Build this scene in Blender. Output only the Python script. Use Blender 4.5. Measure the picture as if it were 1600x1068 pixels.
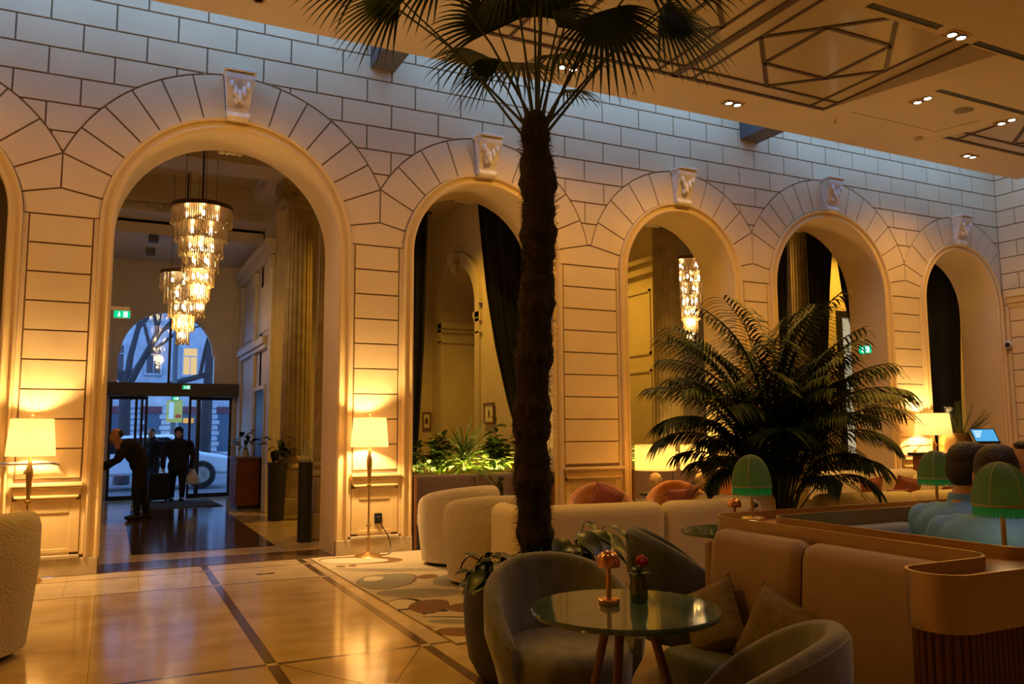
import bpy, bmesh, math, random
from mathutils import Vector, Matrix
random.seed(7)
R = math.radians; PI = math.pi
sin, cos = math.sin, math.cos
sc = bpy.context.scene
for o in list(bpy.data.objects): bpy.data.objects.remove(o)
COL = sc.collection

# ------------------------------------------------------------------ camera
YAW, TILT, ROLL = R(26.15), R(6.10), R(-0.30)
fw = Vector((sin(YAW)*cos(TILT), cos(YAW)*cos(TILT), sin(TILT)))
rt = Vector((cos(YAW), -sin(YAW), 0)); up = rt.cross(fw)
rt, up = rt*cos(ROLL)+up*sin(ROLL), up*cos(ROLL)-rt*sin(ROLL)
cd = bpy.data.cameras.new('camera'); cam = bpy.data.objects.new('camera', cd); COL.objects.link(cam)
cd.sensor_width = 36; cd.sensor_fit = 'HORIZONTAL'; cd.lens = 1272.6/1600*36; cd.clip_end = 200
cam.matrix_world = Matrix(((rt.x, up.x, -fw.x, 1.0541), (rt.y, up.y, -fw.y, -9.4715), (rt.z, up.z, -fw.z, 1.4347), (0, 0, 0, 1)))
sc.camera = cam
# ------------------------------------------------------------------ sky, exposure
w = bpy.data.worlds.new('dusk_sky'); sc.world = w; w.use_nodes = True
bg = w.node_tree.nodes['Background']
bg.inputs[0].default_value = (0.24, 0.47, 0.95, 1); bg.inputs[1].default_value = 1.5
vs = sc.view_settings
vs.view_transform = 'Standard'; vs.look = 'None'; vs.gamma = 1; vs.use_curve_mapping = False; vs.exposure = 1.1
WARM = (1.0, 0.49, 0.04)
SPOT_W, LAMP_W = 92, 95

def light(name, kind, loc, energy, color=WARM, parent=None, rot=(0, 0, 0), **k):
    d = bpy.data.lights.new(name, kind); d.energy = energy; d.color = color
    for a, b in k.items(): setattr(d, a, b)
    o = bpy.data.objects.new(name, d); COL.objects.link(o); o.location = loc; o.rotation_euler = rot; o.parent = parent
    return o

# ------------------------------------------------------------------ helpers
class MB:
    def __init__(s): s.v = []; s.f = []; s.m = []
    def add(s, vs_, fs, mi=0):
        b = len(s.v); s.v += [tuple(p) for p in vs_]; s.f += [tuple(b+i for i in f) for f in fs]; s.m += [mi]*len(fs)
        return s
    def box(s, x0, x1, y0, y1, z0, z1, mi=0):
        return s.add([(x0,y0,z0),(x1,y0,z0),(x1,y1,z0),(x0,y1,z0),(x0,y0,z1),(x1,y0,z1),(x1,y1,z1),(x0,y1,z1)],
              [(3,2,1,0),(4,5,6,7),(0,1,5,4),(1,2,6,5),(2,3,7,6),(3,0,4,7)], mi)
    def bar(s, a, b, wd, h, upv=(0,0,1), mi=0):
        a, b = Vector(a), Vector(b); d = (b-a).normalized(); sd = d.cross(Vector(upv))
        if sd.length < 1e-4: sd = d.cross(Vector((1,0,0)))
        sd.normalize(); u = sd.cross(d)
        P = []
        for p in (a, b):
            for i, j in ((-1,-1),(1,-1),(1,1),(-1,1)): P.append(p+sd*(i*wd/2)+u*(j*h/2))
        return s.add(P, [(3,2,1,0),(4,5,6,7),(0,1,5,4),(1,2,6,5),(2,3,7,6),(3,0,4,7)], mi)
    def tube(s, pts, rad, n=8, cap=True, mi=0, squash=1.0):
        pts = [Vector(p) for p in pts]; N = len(pts)
        if not hasattr(rad, '__len__'): rad = [rad]*N
        t0 = (pts[1]-pts[0]).normalized(); nrm = t0.orthogonal().normalized(); P = []
        for i, p in enumerate(pts):
            t = (pts[min(i+1,N-1)]-pts[max(i-1,0)])
            t = t.normalized() if t.length > 1e-9 else t0
            nrm = (nrm-t*nrm.dot(t))
            nrm = nrm.normalized() if nrm.length > 1e-6 else t.orthogonal().normalized()
            bn = t.cross(nrm)
            for k in range(n):
                a = 2*PI*k/n; P.append(p+(nrm*cos(a)+bn*sin(a)*squash)*rad[i])
        F = [(i*n+k, i*n+(k+1)%n, (i+1)*n+(k+1)%n, (i+1)*n+k) for i in range(N-1) for k in range(n)]
        if cap: F += [tuple(range(n-1,-1,-1)), tuple((N-1)*n+k for k in range(n))]
        return s.add(P, F, mi)
    def lathe(s, prof, cx=0, cy=0, cz=0, n=24, sx=1, sy=1, mi=0, fl=None):
        P = []
        for r, z in prof:
            for k in range(n):
                a = 2*PI*k/n; q = r*(fl(a, z) if fl else 1); P.append((cx+q*cos(a)*sx, cy+q*sin(a)*sy, cz+z))
        N = len(prof)
        F = [(i*n+k, i*n+(k+1)%n, (i+1)*n+(k+1)%n, (i+1)*n+k) for i in range(N-1) for k in range(n)]
        if prof[0][0] > 1e-4: F.append(tuple(range(n-1,-1,-1)))
        if prof[-1][0] > 1e-4: F.append(tuple((N-1)*n+k for k in range(n)))
        return s.add(P, F, mi)
    def ell(s, c, r, n=16, m=10, e=1.0, rot=None, mi=0):
        P = []; g = lambda x: math.copysign(abs(x)**e, x)
        for i in range(m+1):
            ph = -PI/2+PI*i/m
            for k in range(n):
                a = 2*PI*k/n; q = Vector((r[0]*g(cos(ph))*g(cos(a)), r[1]*g(cos(ph))*g(sin(a)), r[2]*g(sin(ph))))
                if rot: q = rot @ q
                P.append(q+Vector(c))
        F = [(i*n+k, i*n+(k+1)%n, (i+1)*n+(k+1)%n, (i+1)*n+k) for i in range(m) for k in range(n)]
        return s.add(P, F, mi)
    def prism(s, poly, z0, z1, fn=None, mi=0):
        n = len(poly); fn = fn or (lambda a, b, c: (a, b, c))
        P = [fn(a, b, z0) for a, b in poly]+[fn(a, b, z1) for a, b in poly]
        return s.add(P, [tuple(range(n-1,-1,-1)), tuple(range(n,2*n))]+[(i,(i+1)%n,n+(i+1)%n,n+i) for i in range(n)], mi)
    def grid(s, rows, mi=0, closed=False):
        n = len(rows[0]); P = [p for r in rows for p in r]; q = n if closed else n-1
        return s.add(P, [(i*n+k, i*n+(k+1)%n, (i+1)*n+(k+1)%n, (i+1)*n+k) for i in range(len(rows)-1) for k in range(q)], mi)
    def mesh(s, name, mats, smooth=True, angle=38, fixn=True):
        me = bpy.data.meshes.new(name); me.from_pydata(s.v, [], s.f)
        for m in (mats if isinstance(mats, (list, tuple)) else [mats]): me.materials.append(m)
        me.polygons.foreach_set('material_index', s.m)
        if fixn:
            bm = bmesh.new(); bm.from_mesh(me); bmesh.ops.recalc_face_normals(bm, faces=bm.faces); bm.to_mesh(me); bm.free()
        if smooth:
            me.polygons.foreach_set('use_smooth', [True]*len(me.polygons)); me.set_sharp_from_angle(angle=R(angle))
        me.update(); return me
    def build(s, name, mats, parent=None, loc=None, smooth=True, angle=38, bevel=0, fixn=True, label=None):
        o = bpy.data.objects.new(name, s.mesh(name, mats, smooth, angle, fixn)); COL.objects.link(o)
        if parent: o.parent = parent
        if loc: o.location = loc
        if bevel:
            b = o.modifiers.new('bevel', 'BEVEL'); b.width = bevel; b.segments = 3; b.limit_method = 'ANGLE'; b.angle_limit = R(40)
            if smooth: o.data.set_sharp_from_angle(angle=R(75))
        if label: o['label'] = label
        return o

def tag(o, label=None, cat=None, group=None, kind=None):
    if label: o['label'] = label
    if cat: o['category'] = cat
    if group: o['group'] = group
    if kind: o['kind'] = kind
    return o
def thing(name, label, cat, loc=(0,0,0), rz=0, group=None):
    o = bpy.data.objects.new(name, None); COL.objects.link(o); o.empty_display_size = .1
    o.location = loc; o.rotation_euler = (0, 0, rz)
    return tag(o, label, cat, group)
def struct(name, mb, mats, **k): return tag(mb.build(name, mats, **k), kind='structure')
def copy_tree(o, parent=None):
    c = o.copy(); COL.objects.link(c); c.parent = parent
    for ch in list(o.children): copy_tree(ch, c)
    return c
def share(name, me, parent, loc=(0,0,0), rot=(0,0,0), scale=None):
    o = bpy.data.objects.new(name, me); COL.objects.link(o); o.parent = parent; o.location = loc; o.rotation_euler = rot
    if scale: o.scale = scale
    return o
def lerp(a, b, t): return a+(b-a)*t
def interp(tab, x):
    for (a, va), (b, vb) in zip(tab, tab[1:]):
        if x <= b: return lerp(va, vb, max(0, (x-a)/(b-a)))
    return tab[-1][1]

# ------------------------------------------------------------------ materials
def mat(name, col, rough=.6, metal=0, var=.0, vscale=6, bump=0, bscale=40, spec=.5, trans=0, emit=None, estr=0, sheen=0, coords='Object', col2=None, stretch=(1,1,1), sub=0, alpha=None, coat=0, detail=4):
    m = bpy.data.materials.new(name); m.use_nodes = True; nt = m.node_tree; b = nt.nodes['Principled BSDF']
    b.inputs['Base Color'].default_value = (*col, 1); b.inputs['Roughness'].default_value = rough; b.inputs['Metallic'].default_value = metal
    b.inputs['Specular IOR Level'].default_value = spec; b.inputs['Transmission Weight'].default_value = trans
    if sheen: b.inputs['Sheen Weight'].default_value = sheen
    if coat: b.inputs['Coat Weight'].default_value = coat; b.inputs['Coat Roughness'].default_value = .08
    if emit: b.inputs['Emission Color'].default_value = (*emit, 1); b.inputs['Emission Strength'].default_value = estr
    if var or bump or col2:
        tc = nt.nodes.new('ShaderNodeTexCoord'); mp = nt.nodes.new('ShaderNodeMapping'); nt.links.new(tc.outputs[coords], mp.inputs[0])
        mp.inputs['Scale'].default_value = stretch
    if var or col2:
        n = nt.nodes.new('ShaderNodeTexNoise'); n.inputs['Scale'].default_value = vscale; n.inputs['Detail'].default_value = detail
        nt.links.new(mp.outputs[0], n.inputs[0])
        r = nt.nodes.new('ShaderNodeValToRGB'); nt.links.new(n.outputs[0], r.inputs[0])
        c2 = col2 or tuple(c*(1-var) for c in col); c1 = col if col2 else tuple(min(1, c*(1+var*.6)) for c in col)
        r.color_ramp.elements[0].position = .33; r.color_ramp.elements[1].position = .67
        r.color_ramp.elements[0].color = (*c2, 1); r.color_ramp.elements[1].color = (*c1, 1)
        nt.links.new(r.outputs[0], b.inputs['Base Color'])
    if bump:
        n2 = nt.nodes.new('ShaderNodeTexNoise'); n2.inputs['Scale'].default_value = bscale; nt.links.new(mp.outputs[0], n2.inputs[0])
        bp = nt.nodes.new('ShaderNodeBump'); bp.inputs['Strength'].default_value = bump; bp.inputs['Distance'].default_value = .02
        nt.links.new(n2.outputs[0], bp.inputs['Height']); nt.links.new(bp.outputs[0], b.inputs['Normal'])
    return m
def emis(name, col, s):
    m = bpy.data.materials.new(name); m.use_nodes = True; nt = m.node_tree; nt.nodes.remove(nt.nodes['Principled BSDF'])
    e = nt.nodes.new('ShaderNodeEmission'); e.inputs[0].default_value = (*col, 1); e.inputs[1].default_value = s
    nt.links.new(e.outputs[0], nt.nodes['Material Output'].inputs[0]); return m
def glassy(name, tint=(1,1,1), refl=.1, rough=0.0):
    m = bpy.data.materials.new(name); m.use_nodes = True; nt = m.node_tree; nt.nodes.remove(nt.nodes['Principled BSDF'])
    t = nt.nodes.new('ShaderNodeBsdfTransparent'); t.inputs[0].default_value = (*tint, 1)
    g = nt.nodes.new('ShaderNodeBsdfGlossy'); g.inputs['Roughness'].default_value = rough
    x = nt.nodes.new('ShaderNodeMixShader'); x.inputs[0].default_value = refl
    nt.links.new(t.outputs[0], x.inputs[1]); nt.links.new(g.outputs[0], x.inputs[2]); nt.links.new(x.outputs[0], nt.nodes['Material Output'].inputs[0]); return m
def translucent(name, col, tw=.5, rough=.8):
    m = bpy.data.materials.new(name); m.use_nodes = True; nt = m.node_tree; b = nt.nodes['Principled BSDF']
    b.inputs['Base Color'].default_value = (*col, 1); b.inputs['Roughness'].default_value = rough
    t = nt.nodes.new('ShaderNodeBsdfTranslucent'); t.inputs[0].default_value = (*col, 1)
    x = nt.nodes.new('ShaderNodeMixShader'); x.inputs[0].default_value = tw
    nt.links.new(b.outputs[0], x.inputs[1]); nt.links.new(t.outputs[0], x.inputs[2]); nt.links.new(x.outputs[0], nt.nodes['Material Output'].inputs[0]); return m

M = {}
M['paint'] = mat('cream_wall_paint', (.76,.60,.37), .62, var=.06, vscale=1.5, bump=.05, bscale=60, spec=.25)
M['groove'] = mat('brown_joint_paint', (.20,.125,.07), .8)
M['trimpaint'] = mat('warm_cream_trim', (.74,.56,.30), .6, var=.04, vscale=1.5, spec=.25)
M['plaster'] = mat('white_plaster', (.80,.74,.66), .6, var=.15, vscale=9, bump=.2, bscale=30)
M['lobby'] = mat('lobby_wall_paint', (.62,.54,.44), .65, var=.06, vscale=2)
M['lobbytrim'] = mat('lobby_trim', (.60,.53,.44), .55)
M['ceil'] = mat('ceiling_paint', (.66,.55,.39), .6, var=.03, vscale=2)
M['panelglass'] = mat('coffer_panel', (.55,.47,.36), .12, spec=.6)
M['bronze'] = mat('dark_bronze_lattice', (.10,.060,.030), .45, metal=.3)
M['beam'] = mat('grey_beam', (.10,.10,.11), .6)
M['marble'] = mat('beige_marble', (.56,.42,.23), .12, col2=(.42,.29,.14), vscale=2.2, stretch=(1,1.6,1), spec=.38, detail=8)
M['marble2'] = mat('pale_beige_marble', (.60,.47,.28), .14, col2=(.48,.35,.19), vscale=3, spec=.5, detail=8)
M['dkmarble'] = mat('dark_brown_marble', (.085,.048,.025), .14, col2=(.17,.10,.05), vscale=9, detail=9)
M['vmarble'] = mat('vestibule_marble', (.035,.022,.016), .12, col2=(.075,.045,.03), vscale=4, detail=9)
M['base'] = mat('stone_baseboard', (.60,.50,.36), .4, col2=(.48,.38,.25), vscale=7)
M['colstone'] = mat('column_sandstone', (.40,.31,.19), .6, col2=(.29,.215,.125), vscale=5)
M['brass'] = mat('satin_brass', (.62,.42,.17), .32, metal=1)
M['brasstrim'] = mat('brushed_brass_trim', (.50,.35,.16), .40, metal=1)
M['copper'] = mat('polished_copper', (.80,.40,.16), .12, metal=1)
M['chrome'] = mat('chrome', (.7,.7,.7), .18, metal=1)
M['black'] = mat('black_metal', (.012,.012,.013), .45)
M['dark'] = mat('black_plastic', (.010,.010,.011), .3)
M['boucle'] = mat('cream_boucle', (.66,.55,.37), .95, var=.12, vscale=55, bump=1.0, bscale=70, sheen=.3)
M['boucle2'] = mat('cream_sofa_fabric', (.74,.62,.40), .92, var=.06, vscale=60, bump=.35, bscale=140, sheen=.2)
M['velvet'] = mat('grey_green_velvet', (.18,.165,.125), .8, col2=(.095,.09,.066), vscale=13, stretch=(1,1,.35), bump=.15, bscale=80, sheen=.5)
M['velvetdk'] = mat('dark_grey_velvet', (.05,.052,.046), .85, col2=(.028,.03,.027), vscale=12, stretch=(1,1,.4), sheen=.4)
M['orange'] = mat('orange_velvet', (.50,.19,.03), .75, col2=(.32,.105,.015), vscale=7, sheen=.5)
M['rust'] = mat('rust_velvet', (.22,.035,.012), .8, sheen=.4)
M['brownleather'] = mat('rosy_brown_fabric', (.30,.175,.105), .6, var=.05, vscale=20, sheen=.25)
M['olive'] = mat('olive_seat_fabric', (.06,.07,.022), .85, sheen=.3)
M['bluegrey'] = mat('blue_grey_fabric', (.17,.20,.27), .85, var=.06, vscale=40)
M['mauve'] = mat('mauve_fabric', (.20,.135,.135), .85, var=.06, vscale=30, sheen=.3)
M['wood'] = mat('walnut_ledge', (.36,.15,.04), .3, col2=(.24,.09,.022), vscale=5, stretch=(1,9,1))
M['woodslat'] = mat('fluted_walnut', (.16,.055,.018), .4, col2=(.10,.033,.01), vscale=6, stretch=(4,4,.4))
M['deskwood'] = mat('red_walnut_desk', (.24,.075,.022), .4, col2=(.15,.045,.013), vscale=5, stretch=(1,1,6))
M['legwood'] = mat('walnut_leg', (.20,.085,.03), .35)
M['greenmarble'] = mat('green_marble', (.030,.062,.045), .06, col2=(.10,.15,.115), vscale=7, detail=10, spec=.6)
M['cushion'] = mat('beige_ribbed_weave', (.30,.22,.12), .95, bump=.6, bscale=120, col2=(.17,.12,.06), vscale=60, stretch=(.3,.3,3))
M['curtain'] = mat('black_velvet', (.006,.007,.006), .9, sheen=.05)
M['shade'] = translucent('cream_lamp_shade', (1,.93,.80), .55)
M['linen'] = translucent('linen_lamp_shade', (.92,.80,.56), .5)
M['green'] = translucent('green_silk', (.085,.15,.045), .4, .6)
M['fringe'] = translucent('green_fringe', (.005,.15,.045), .35, .5)
M['seam'] = mat('pale_braid', (.40,.42,.24), .6)
M['bulb'] = emis('warm_bulb', (1,.72,.38), 12)
M['spotlens'] = emis('spot_lens', (1,.80,.52), 14)
M['stonebase'] = mat('travertine', (.50,.40,.24), .7, col2=(.30,.23,.13), vscale=14, bump=.5, bscale=25)
M['trunk'] = mat('palm_fibre', (.040,.020,.010), .95, col2=(.014,.008,.005), vscale=16, stretch=(1,1,.5), bump=1, bscale=40)
M['leaf'] = mat('dark_palm_leaf', (.024,.05,.016), .5, spec=.3, var=.4, vscale=5)
M['leaf2'] = mat('kentia_leaf', (.022,.045,.016), .5, spec=.3, var=.4, vscale=6)
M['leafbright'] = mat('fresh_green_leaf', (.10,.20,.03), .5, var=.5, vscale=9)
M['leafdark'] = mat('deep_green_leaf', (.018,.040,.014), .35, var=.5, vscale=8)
M['stem'] = mat('green_stem', (.05,.075,.02), .5)
M['stemdk'] = mat('dark_stem', (.02,.018,.012), .6)
M['pot'] = mat('charcoal_planter', (.022,.019,.017), .55)
M['soil'] = mat('soil', (.02,.014,.01), .95)
M['skin'] = mat('skin', (.52,.27,.17), .5)
M['hair'] = mat('brown_hair', (.028,.016,.011), .5, bump=.5, bscale=120)
M['shirt'] = mat('light_blue_shirt', (.16,.38,.85), .8, var=.08, vscale=30, bump=.15, bscale=20)
M['darkcloth'] = mat('black_cloth', (.010,.010,.012), .9)
M['navy'] = mat('navy_cloth', (.020,.035,.07), .9)
M['paper'] = mat('white_paper', (.75,.72,.66), .8)
M['whiteplastic'] = mat('white_plastic', (.75,.73,.70), .4)
M['screen'] = emis('blue_screen', (.10,.45,.85), .45)
M['exit'] = emis('exit_green', (.0,.55,.22), .6)
M['exitwhite'] = emis('exit_white', (.8,1,.9), .9)
M['glass'] = glassy('door_glass', (.90,.95,1), .06)
M['vase'] = glassy('green_glass', (.25,.42,.30), .18, .05)
M['clearglass'] = glassy('clear_glass', (.85,.92,1), .2, .03)
M['rose'] = mat('red_rose', (.32,.006,.012), .6)
M['mat'] = mat('coir_mat', (.035,.030,.022), .95)
def tri_crystal():
    m = bpy.data.materials.new('cut_crystal'); m.use_nodes = True; nt = m.node_tree; nt.nodes.remove(nt.nodes['Principled BSDF'])
    g = nt.nodes.new('ShaderNodeBsdfGlossy'); g.inputs['Roughness'].default_value = .12; g.inputs[0].default_value = (1,.92,.8,1)
    t = nt.nodes.new('ShaderNodeBsdfTranslucent'); t.inputs[0].default_value = (1,.88,.66,1)
    x = nt.nodes.new('ShaderNodeMixShader'); x.inputs[0].default_value = .28
    nt.links.new(g.outputs[0], x.inputs[1]); nt.links.new(t.outputs[0], x.inputs[2]); nt.links.new(x.outputs[0], nt.nodes['Material Output'].inputs[0]); return m
M['crystal'] = tri_crystal()

# ================================================================== STRUCTURE
ZC, WD, XR = 3.626, .74, 15.92
H1, CH, HB = 5.762, .30, .3112        # reference bed joint, course height, half block
ARCH = [(-.94, 's'), (2.209, 'b'), (5.322, 's'), (8.496, 's'), (11.531, 'b'), (14.757, 's')]
RO = {'b': 1.209, 's': .974}; RF = {'b': 1.348, 's': 1.104}; RR = {'b': 1.861, 's': 1.591}
XL, ZT = -3.2, 6.75
def arch_z(x, rad):          # upper outline of the arch circles of the given radii, or None
    z = None
    for c, k in ARCH:
        d = rad[k]**2-(x-c)**2
        if d > 0: z = max(z or 0, ZC+math.sqrt(d))
    return z
# --- core of the arcade wall
def arcade_core():
    mb = MB()
    xs = set([XL, XR])
    for c, k in ARCH:
        r = RO[k]
        for i in range(41): xs.add(round(c-r*cos(PI*i/40), 5))
    xs = sorted(x for x in xs if XL <= x <= XR)
    for a, b in zip(xs, xs[1:]):
        mid = (a+b)/2; op = arch_z(mid, RO)
        za = (arch_z(a, RO) or ZC) if op else 0; zb = (arch_z(b, RO) or ZC) if op else 0
        for y, mi in ((.014, 0), (WD, 1)): mb.add([(a,y,za),(b,y,zb),(b,y,ZT),(a,y,ZT)], [(0,1,2,3)], mi)
        mb.add([(a,.014,ZT),(b,.014,ZT),(b,WD,ZT),(a,WD,ZT)], [(0,1,2,3)], 1)
    return mb
wall = struct('wall_back', arcade_core(), [M['groove'], M['lobby']], smooth=False, fixn=False)

def inset(poly, g):
    n = len(poly); area = sum(poly[i][0]*poly[(i+1)%n][1]-poly[(i+1)%n][0]*poly[i][1] for i in range(n))
    s = 1 if area > 0 else -1; out = []
    for i in range(n):
        p, q, r = Vector(poly[i-1]), Vector(poly[i]), Vector(poly[(i+1)%n])
        d1 = (q-p).normalized(); d2 = (r-q).normalized()
        n1 = Vector((-d1.y, d1.x))*s; n2 = Vector((-d2.y, d2.x))*s
        m = n1+n2; L = m.length_squared
        m = m*(2*g/L) if L > .25 else n1*g
        out.append(tuple(q+m))
    return out
def clean(poly):
    out = []
    for p in poly:
        if not out or (abs(p[0]-out[-1][0])+abs(p[1]-out[-1][1])) > 1e-3: out.append(p)
    if len(out) > 1 and (abs(out[0][0]-out[-1][0])+abs(out[0][1]-out[-1][1])) < 1e-3: out.pop()
    return out
def stone(poly, parent, fn=lambda a, b, y: (a, y, b), name='stone_block', g=.0062, m=None):
    poly = clean(poly)
    if len(poly) < 3: return
    A = inset(poly, g); B = inset(poly, g+.004); n = len(A)
    P = [fn(a, b, .016) for a, b in A]+[fn(a, b, 0.0) for a, b in B]
    mb = MB().add(P, [tuple(range(n, 2*n))]+[(i,(i+1)%n,n+(i+1)%n,n+i) for i in range(n)])
    return mb.build(name, m or M['paint'], parent, smooth=False)

# neighbouring rings: meeting line x and height of the lowest radial joint
XV = []
for (c0, k0), (c1, k1) in zip(ARCH, ARCH[1:]):
    d = c1-c0; a = (d*d+RR[k0]**2-RR[k1]**2)/(2*d); h2 = RR[k0]**2-a*a
    XV.append((c0+a, ZC+math.sqrt(h2) if h2 > .25 else None))
ZY = ZC+.33
def zlow(x):
    z = arch_z(x, RR)
    return max(ZY, z) if z else ZY
# courses above the arches
for i in range(-3, 8):
    z1 = H1-CH*(i-1); z0 = z1-CH     # row i lies below joint H1-CH*(i-1)
    odd = (i % 2 == 0)
    ks = [k for k in range(-4, 60) if (k % 2 == 1) == odd]
    joints = [-.75]+[k*HB for k in ks if -.7 < k*HB < XR-.12]+[XR]
    for xa, xb in zip(joints, joints[1:]):
        n = max(2, int((xb-xa)/.03)); xs = [lerp(xa, xb, j/n) for j in range(n+1)]
        run = []
        def flush(run):
            if len(run) > 1:
                top = [(run[-1][0], z1), (run[0][0], z1)]
                flat = all(abs(p[1]-z0) < 1e-6 for p in run)
                bot = [run[0], run[-1]] if flat else run
                if max(z1-p[1] for p in run) > .05 and run[-1][0]-run[0][0] > .04: stone(bot+top, wall)
        for x in xs:
            zl = max(z0, zlow(x))
            if zl < z1-.004: run.append((x, zl))
            else: flush(run); run = []
        flush(run)
# voussoirs
for ai, (c, k) in enumerate(ARCH):
    ri, ro = RF[k], RR[k]; kd = R(90)-math.asin(.155/ro)
    for sd in (-1, 1):
        if sd == 1: xv, zv = XV[ai] if ai < len(XV) else (XR, ZC+math.sqrt(ro*ro-(XR-c)**2))
        else: xv, zv = XV[ai-1] if ai > 0 else (None, None)
        if xv is None: continue
        dx = abs(xv-c); tl = math.atan2(ZY-ZC, dx)
        tv = math.atan2(zv-ZC, dx) if zv else math.asin((ZY-ZC)/ro)+R(13)
        if not zv: tl = math.asin((ZY-ZC)/ro)
        nn = 6 if k == 'b' else 4
        ts = [tl]+[lerp(tv, kd, j/nn) for j in range(nn+1)]
        for a, b in zip(ts, ts[1:]):
            inn = [(c+sd*ri*cos(lerp(a,b,j/4)), ZC+ri*sin(lerp(a,b,j/4))) for j in range(5)]
            outp = []
            for j in range(5):
                t = lerp(b, a, j/4); r = min(ro, dx/max(1e-6, cos(t))) if zv else ro
                outp.append((c+sd*r*cos(t), ZC+r*sin(t)))
            if min(p[0] for p in inn+outp) > -1.0: stone(inn+outp, wall, name='voussoir')
# piers
PIER = []
for ai in range(len(ARCH)-1):
    (c0, k0), (c1, k1) = ARCH[ai], ARCH[ai+1]; xa, xb = c0+RF[k0], c1-RF[k1]; PIER.append((xa, xb)); xv, zv = XV[ai]
    def joint(c, k, sd):
        if zv: t = math.atan2(ZY-ZC, abs(xv-c))
        else: t = math.asin((ZY-ZC)/RR[k])
        return (c+sd*RF[k]*cos(t), ZC+RF[k]*sin(t)), (xv if zv else c+sd*RR[k]*cos(t), ZY), t
    j0, e0, t0 = joint(c0, k0, 1); j1, e1, t1 = joint(c1, k1, -1)
    zb = 3.662
    arc0 = [(c0+RF[k0]*cos(t), ZC+RF[k0]*sin(t)) for t in [lerp(math.asin((zb-ZC)/RF[k0]), t0, j/4) for j in range(5)]]
    arc1 = [(c1-RF[k1]*cos(t), ZC+RF[k1]*sin(t)) for t in [lerp(t1, math.asin((zb-ZC)/RF[k1]), j/4) for j in range(5)]]
    mid = [e0] if zv else [e0, e1]
    stone((arc0+mid+arc1)[::-1], wall)
    for j in range(9):
        z1 = zb-CH*j; z0 = max(z1-CH, .93)
        stone([(xa+.055, z0), (xb-.055, z0), (xb-.055, z1), (xa+.055, z1)], wall)
    # flat strip beside the blocks, down to the floor, and the panel below the dado
    for p, q in ((xa, xa+.05), (xb-.05, xb)): stone([(p, .2), (q, .2), (q, zb), (p, zb)], wall, name='border_strip', g=.001)
    e = .03
    mb = MB()
    mb.box(xa+e, xb-e, -.085, .02, .89, .925).box(xa+e+.012, xb-e-.012, -.068, .02, .865, .89).box(xa+e+.02, xb-e-.02, -.045, .02, .80, .865).box(xa+e+.035, xb-e-.035, -.06, .02, .775, .80).box(xa+e+.06, xb-e-.06, -.03, .02, .74, .775)
    mb.build('dado_ledge', M['trimpaint'], wall, smooth=False, bevel=.006)
    mb = MB().box(xa+.05, xa+.14, -.012, .02, .23, .75).box(xb-.14, xb-.05, -.012, .02, .23, .75).box(xa+.14, xb-.14, -.012, .02, .62, .75).box(xa+.14, xb-.14, -.012, .02, .23, .27)
    mb.build('panel_frame', M['trimpaint'], wall, smooth=False, bevel=.006)
    MB().box(xa+.13, xb-.13, .000, .02, .2, .7).build('dado_panel', M['trimpaint'], wall, smooth=False)
    mb = MB().box(xa-.13, xb+.13, -.035, .03, 0, .17).box(xa+.04, xb-.04, -.05, .03, .17, .205)
    mb.build('plinth_course', M['base'], wall, smooth=False, bevel=.006)
# reveals and archivolts
for c, k in ARCH:
    r = RO[k]
    path = [(c-r, z) for z in (0, ZC)]+[(c-r*cos(PI*i/36), ZC+r*sin(PI*i/36)) for i in range(1, 36)]+[(c+r, z) for z in (ZC, 0)]
    path = [p for p in path if p[0] < XR+.3]
    MB().grid([[(x, .0, z) for x, z in path], [(x, WD, z) for x, z in path]]).build('arch_reveal', M['paint'], wall, angle=50)
    prof = [(-.0, .02), (-.002, -.012), (.02, -.03), (.035, -.03), (.045, -.016), (.095, -.012), (.105, -.032), (.118, -.048), (.139, -.048), (.141, .016)]
    if k == 's': prof = [(a*.93, b) for a, b in prof]
    rows = []
    for off, y in prof:
        q = r+off
        rows.append([(c-q, y, 0.17), (c-q, y, ZC)]+[(c-q*cos(PI*i/40), y, ZC+q*sin(PI*i/40)) for i in range(1, 40)]+[(c+q, y, ZC), (c+q, y, 0.17)])
    if c+r+.14 > XR: rows = [[(min(x, XR-.001), y, z) for x, y, z in rw] for rw in rows]
    MB().grid(rows).build('archivolt', M['trimpaint'], wall, angle=30)
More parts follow.
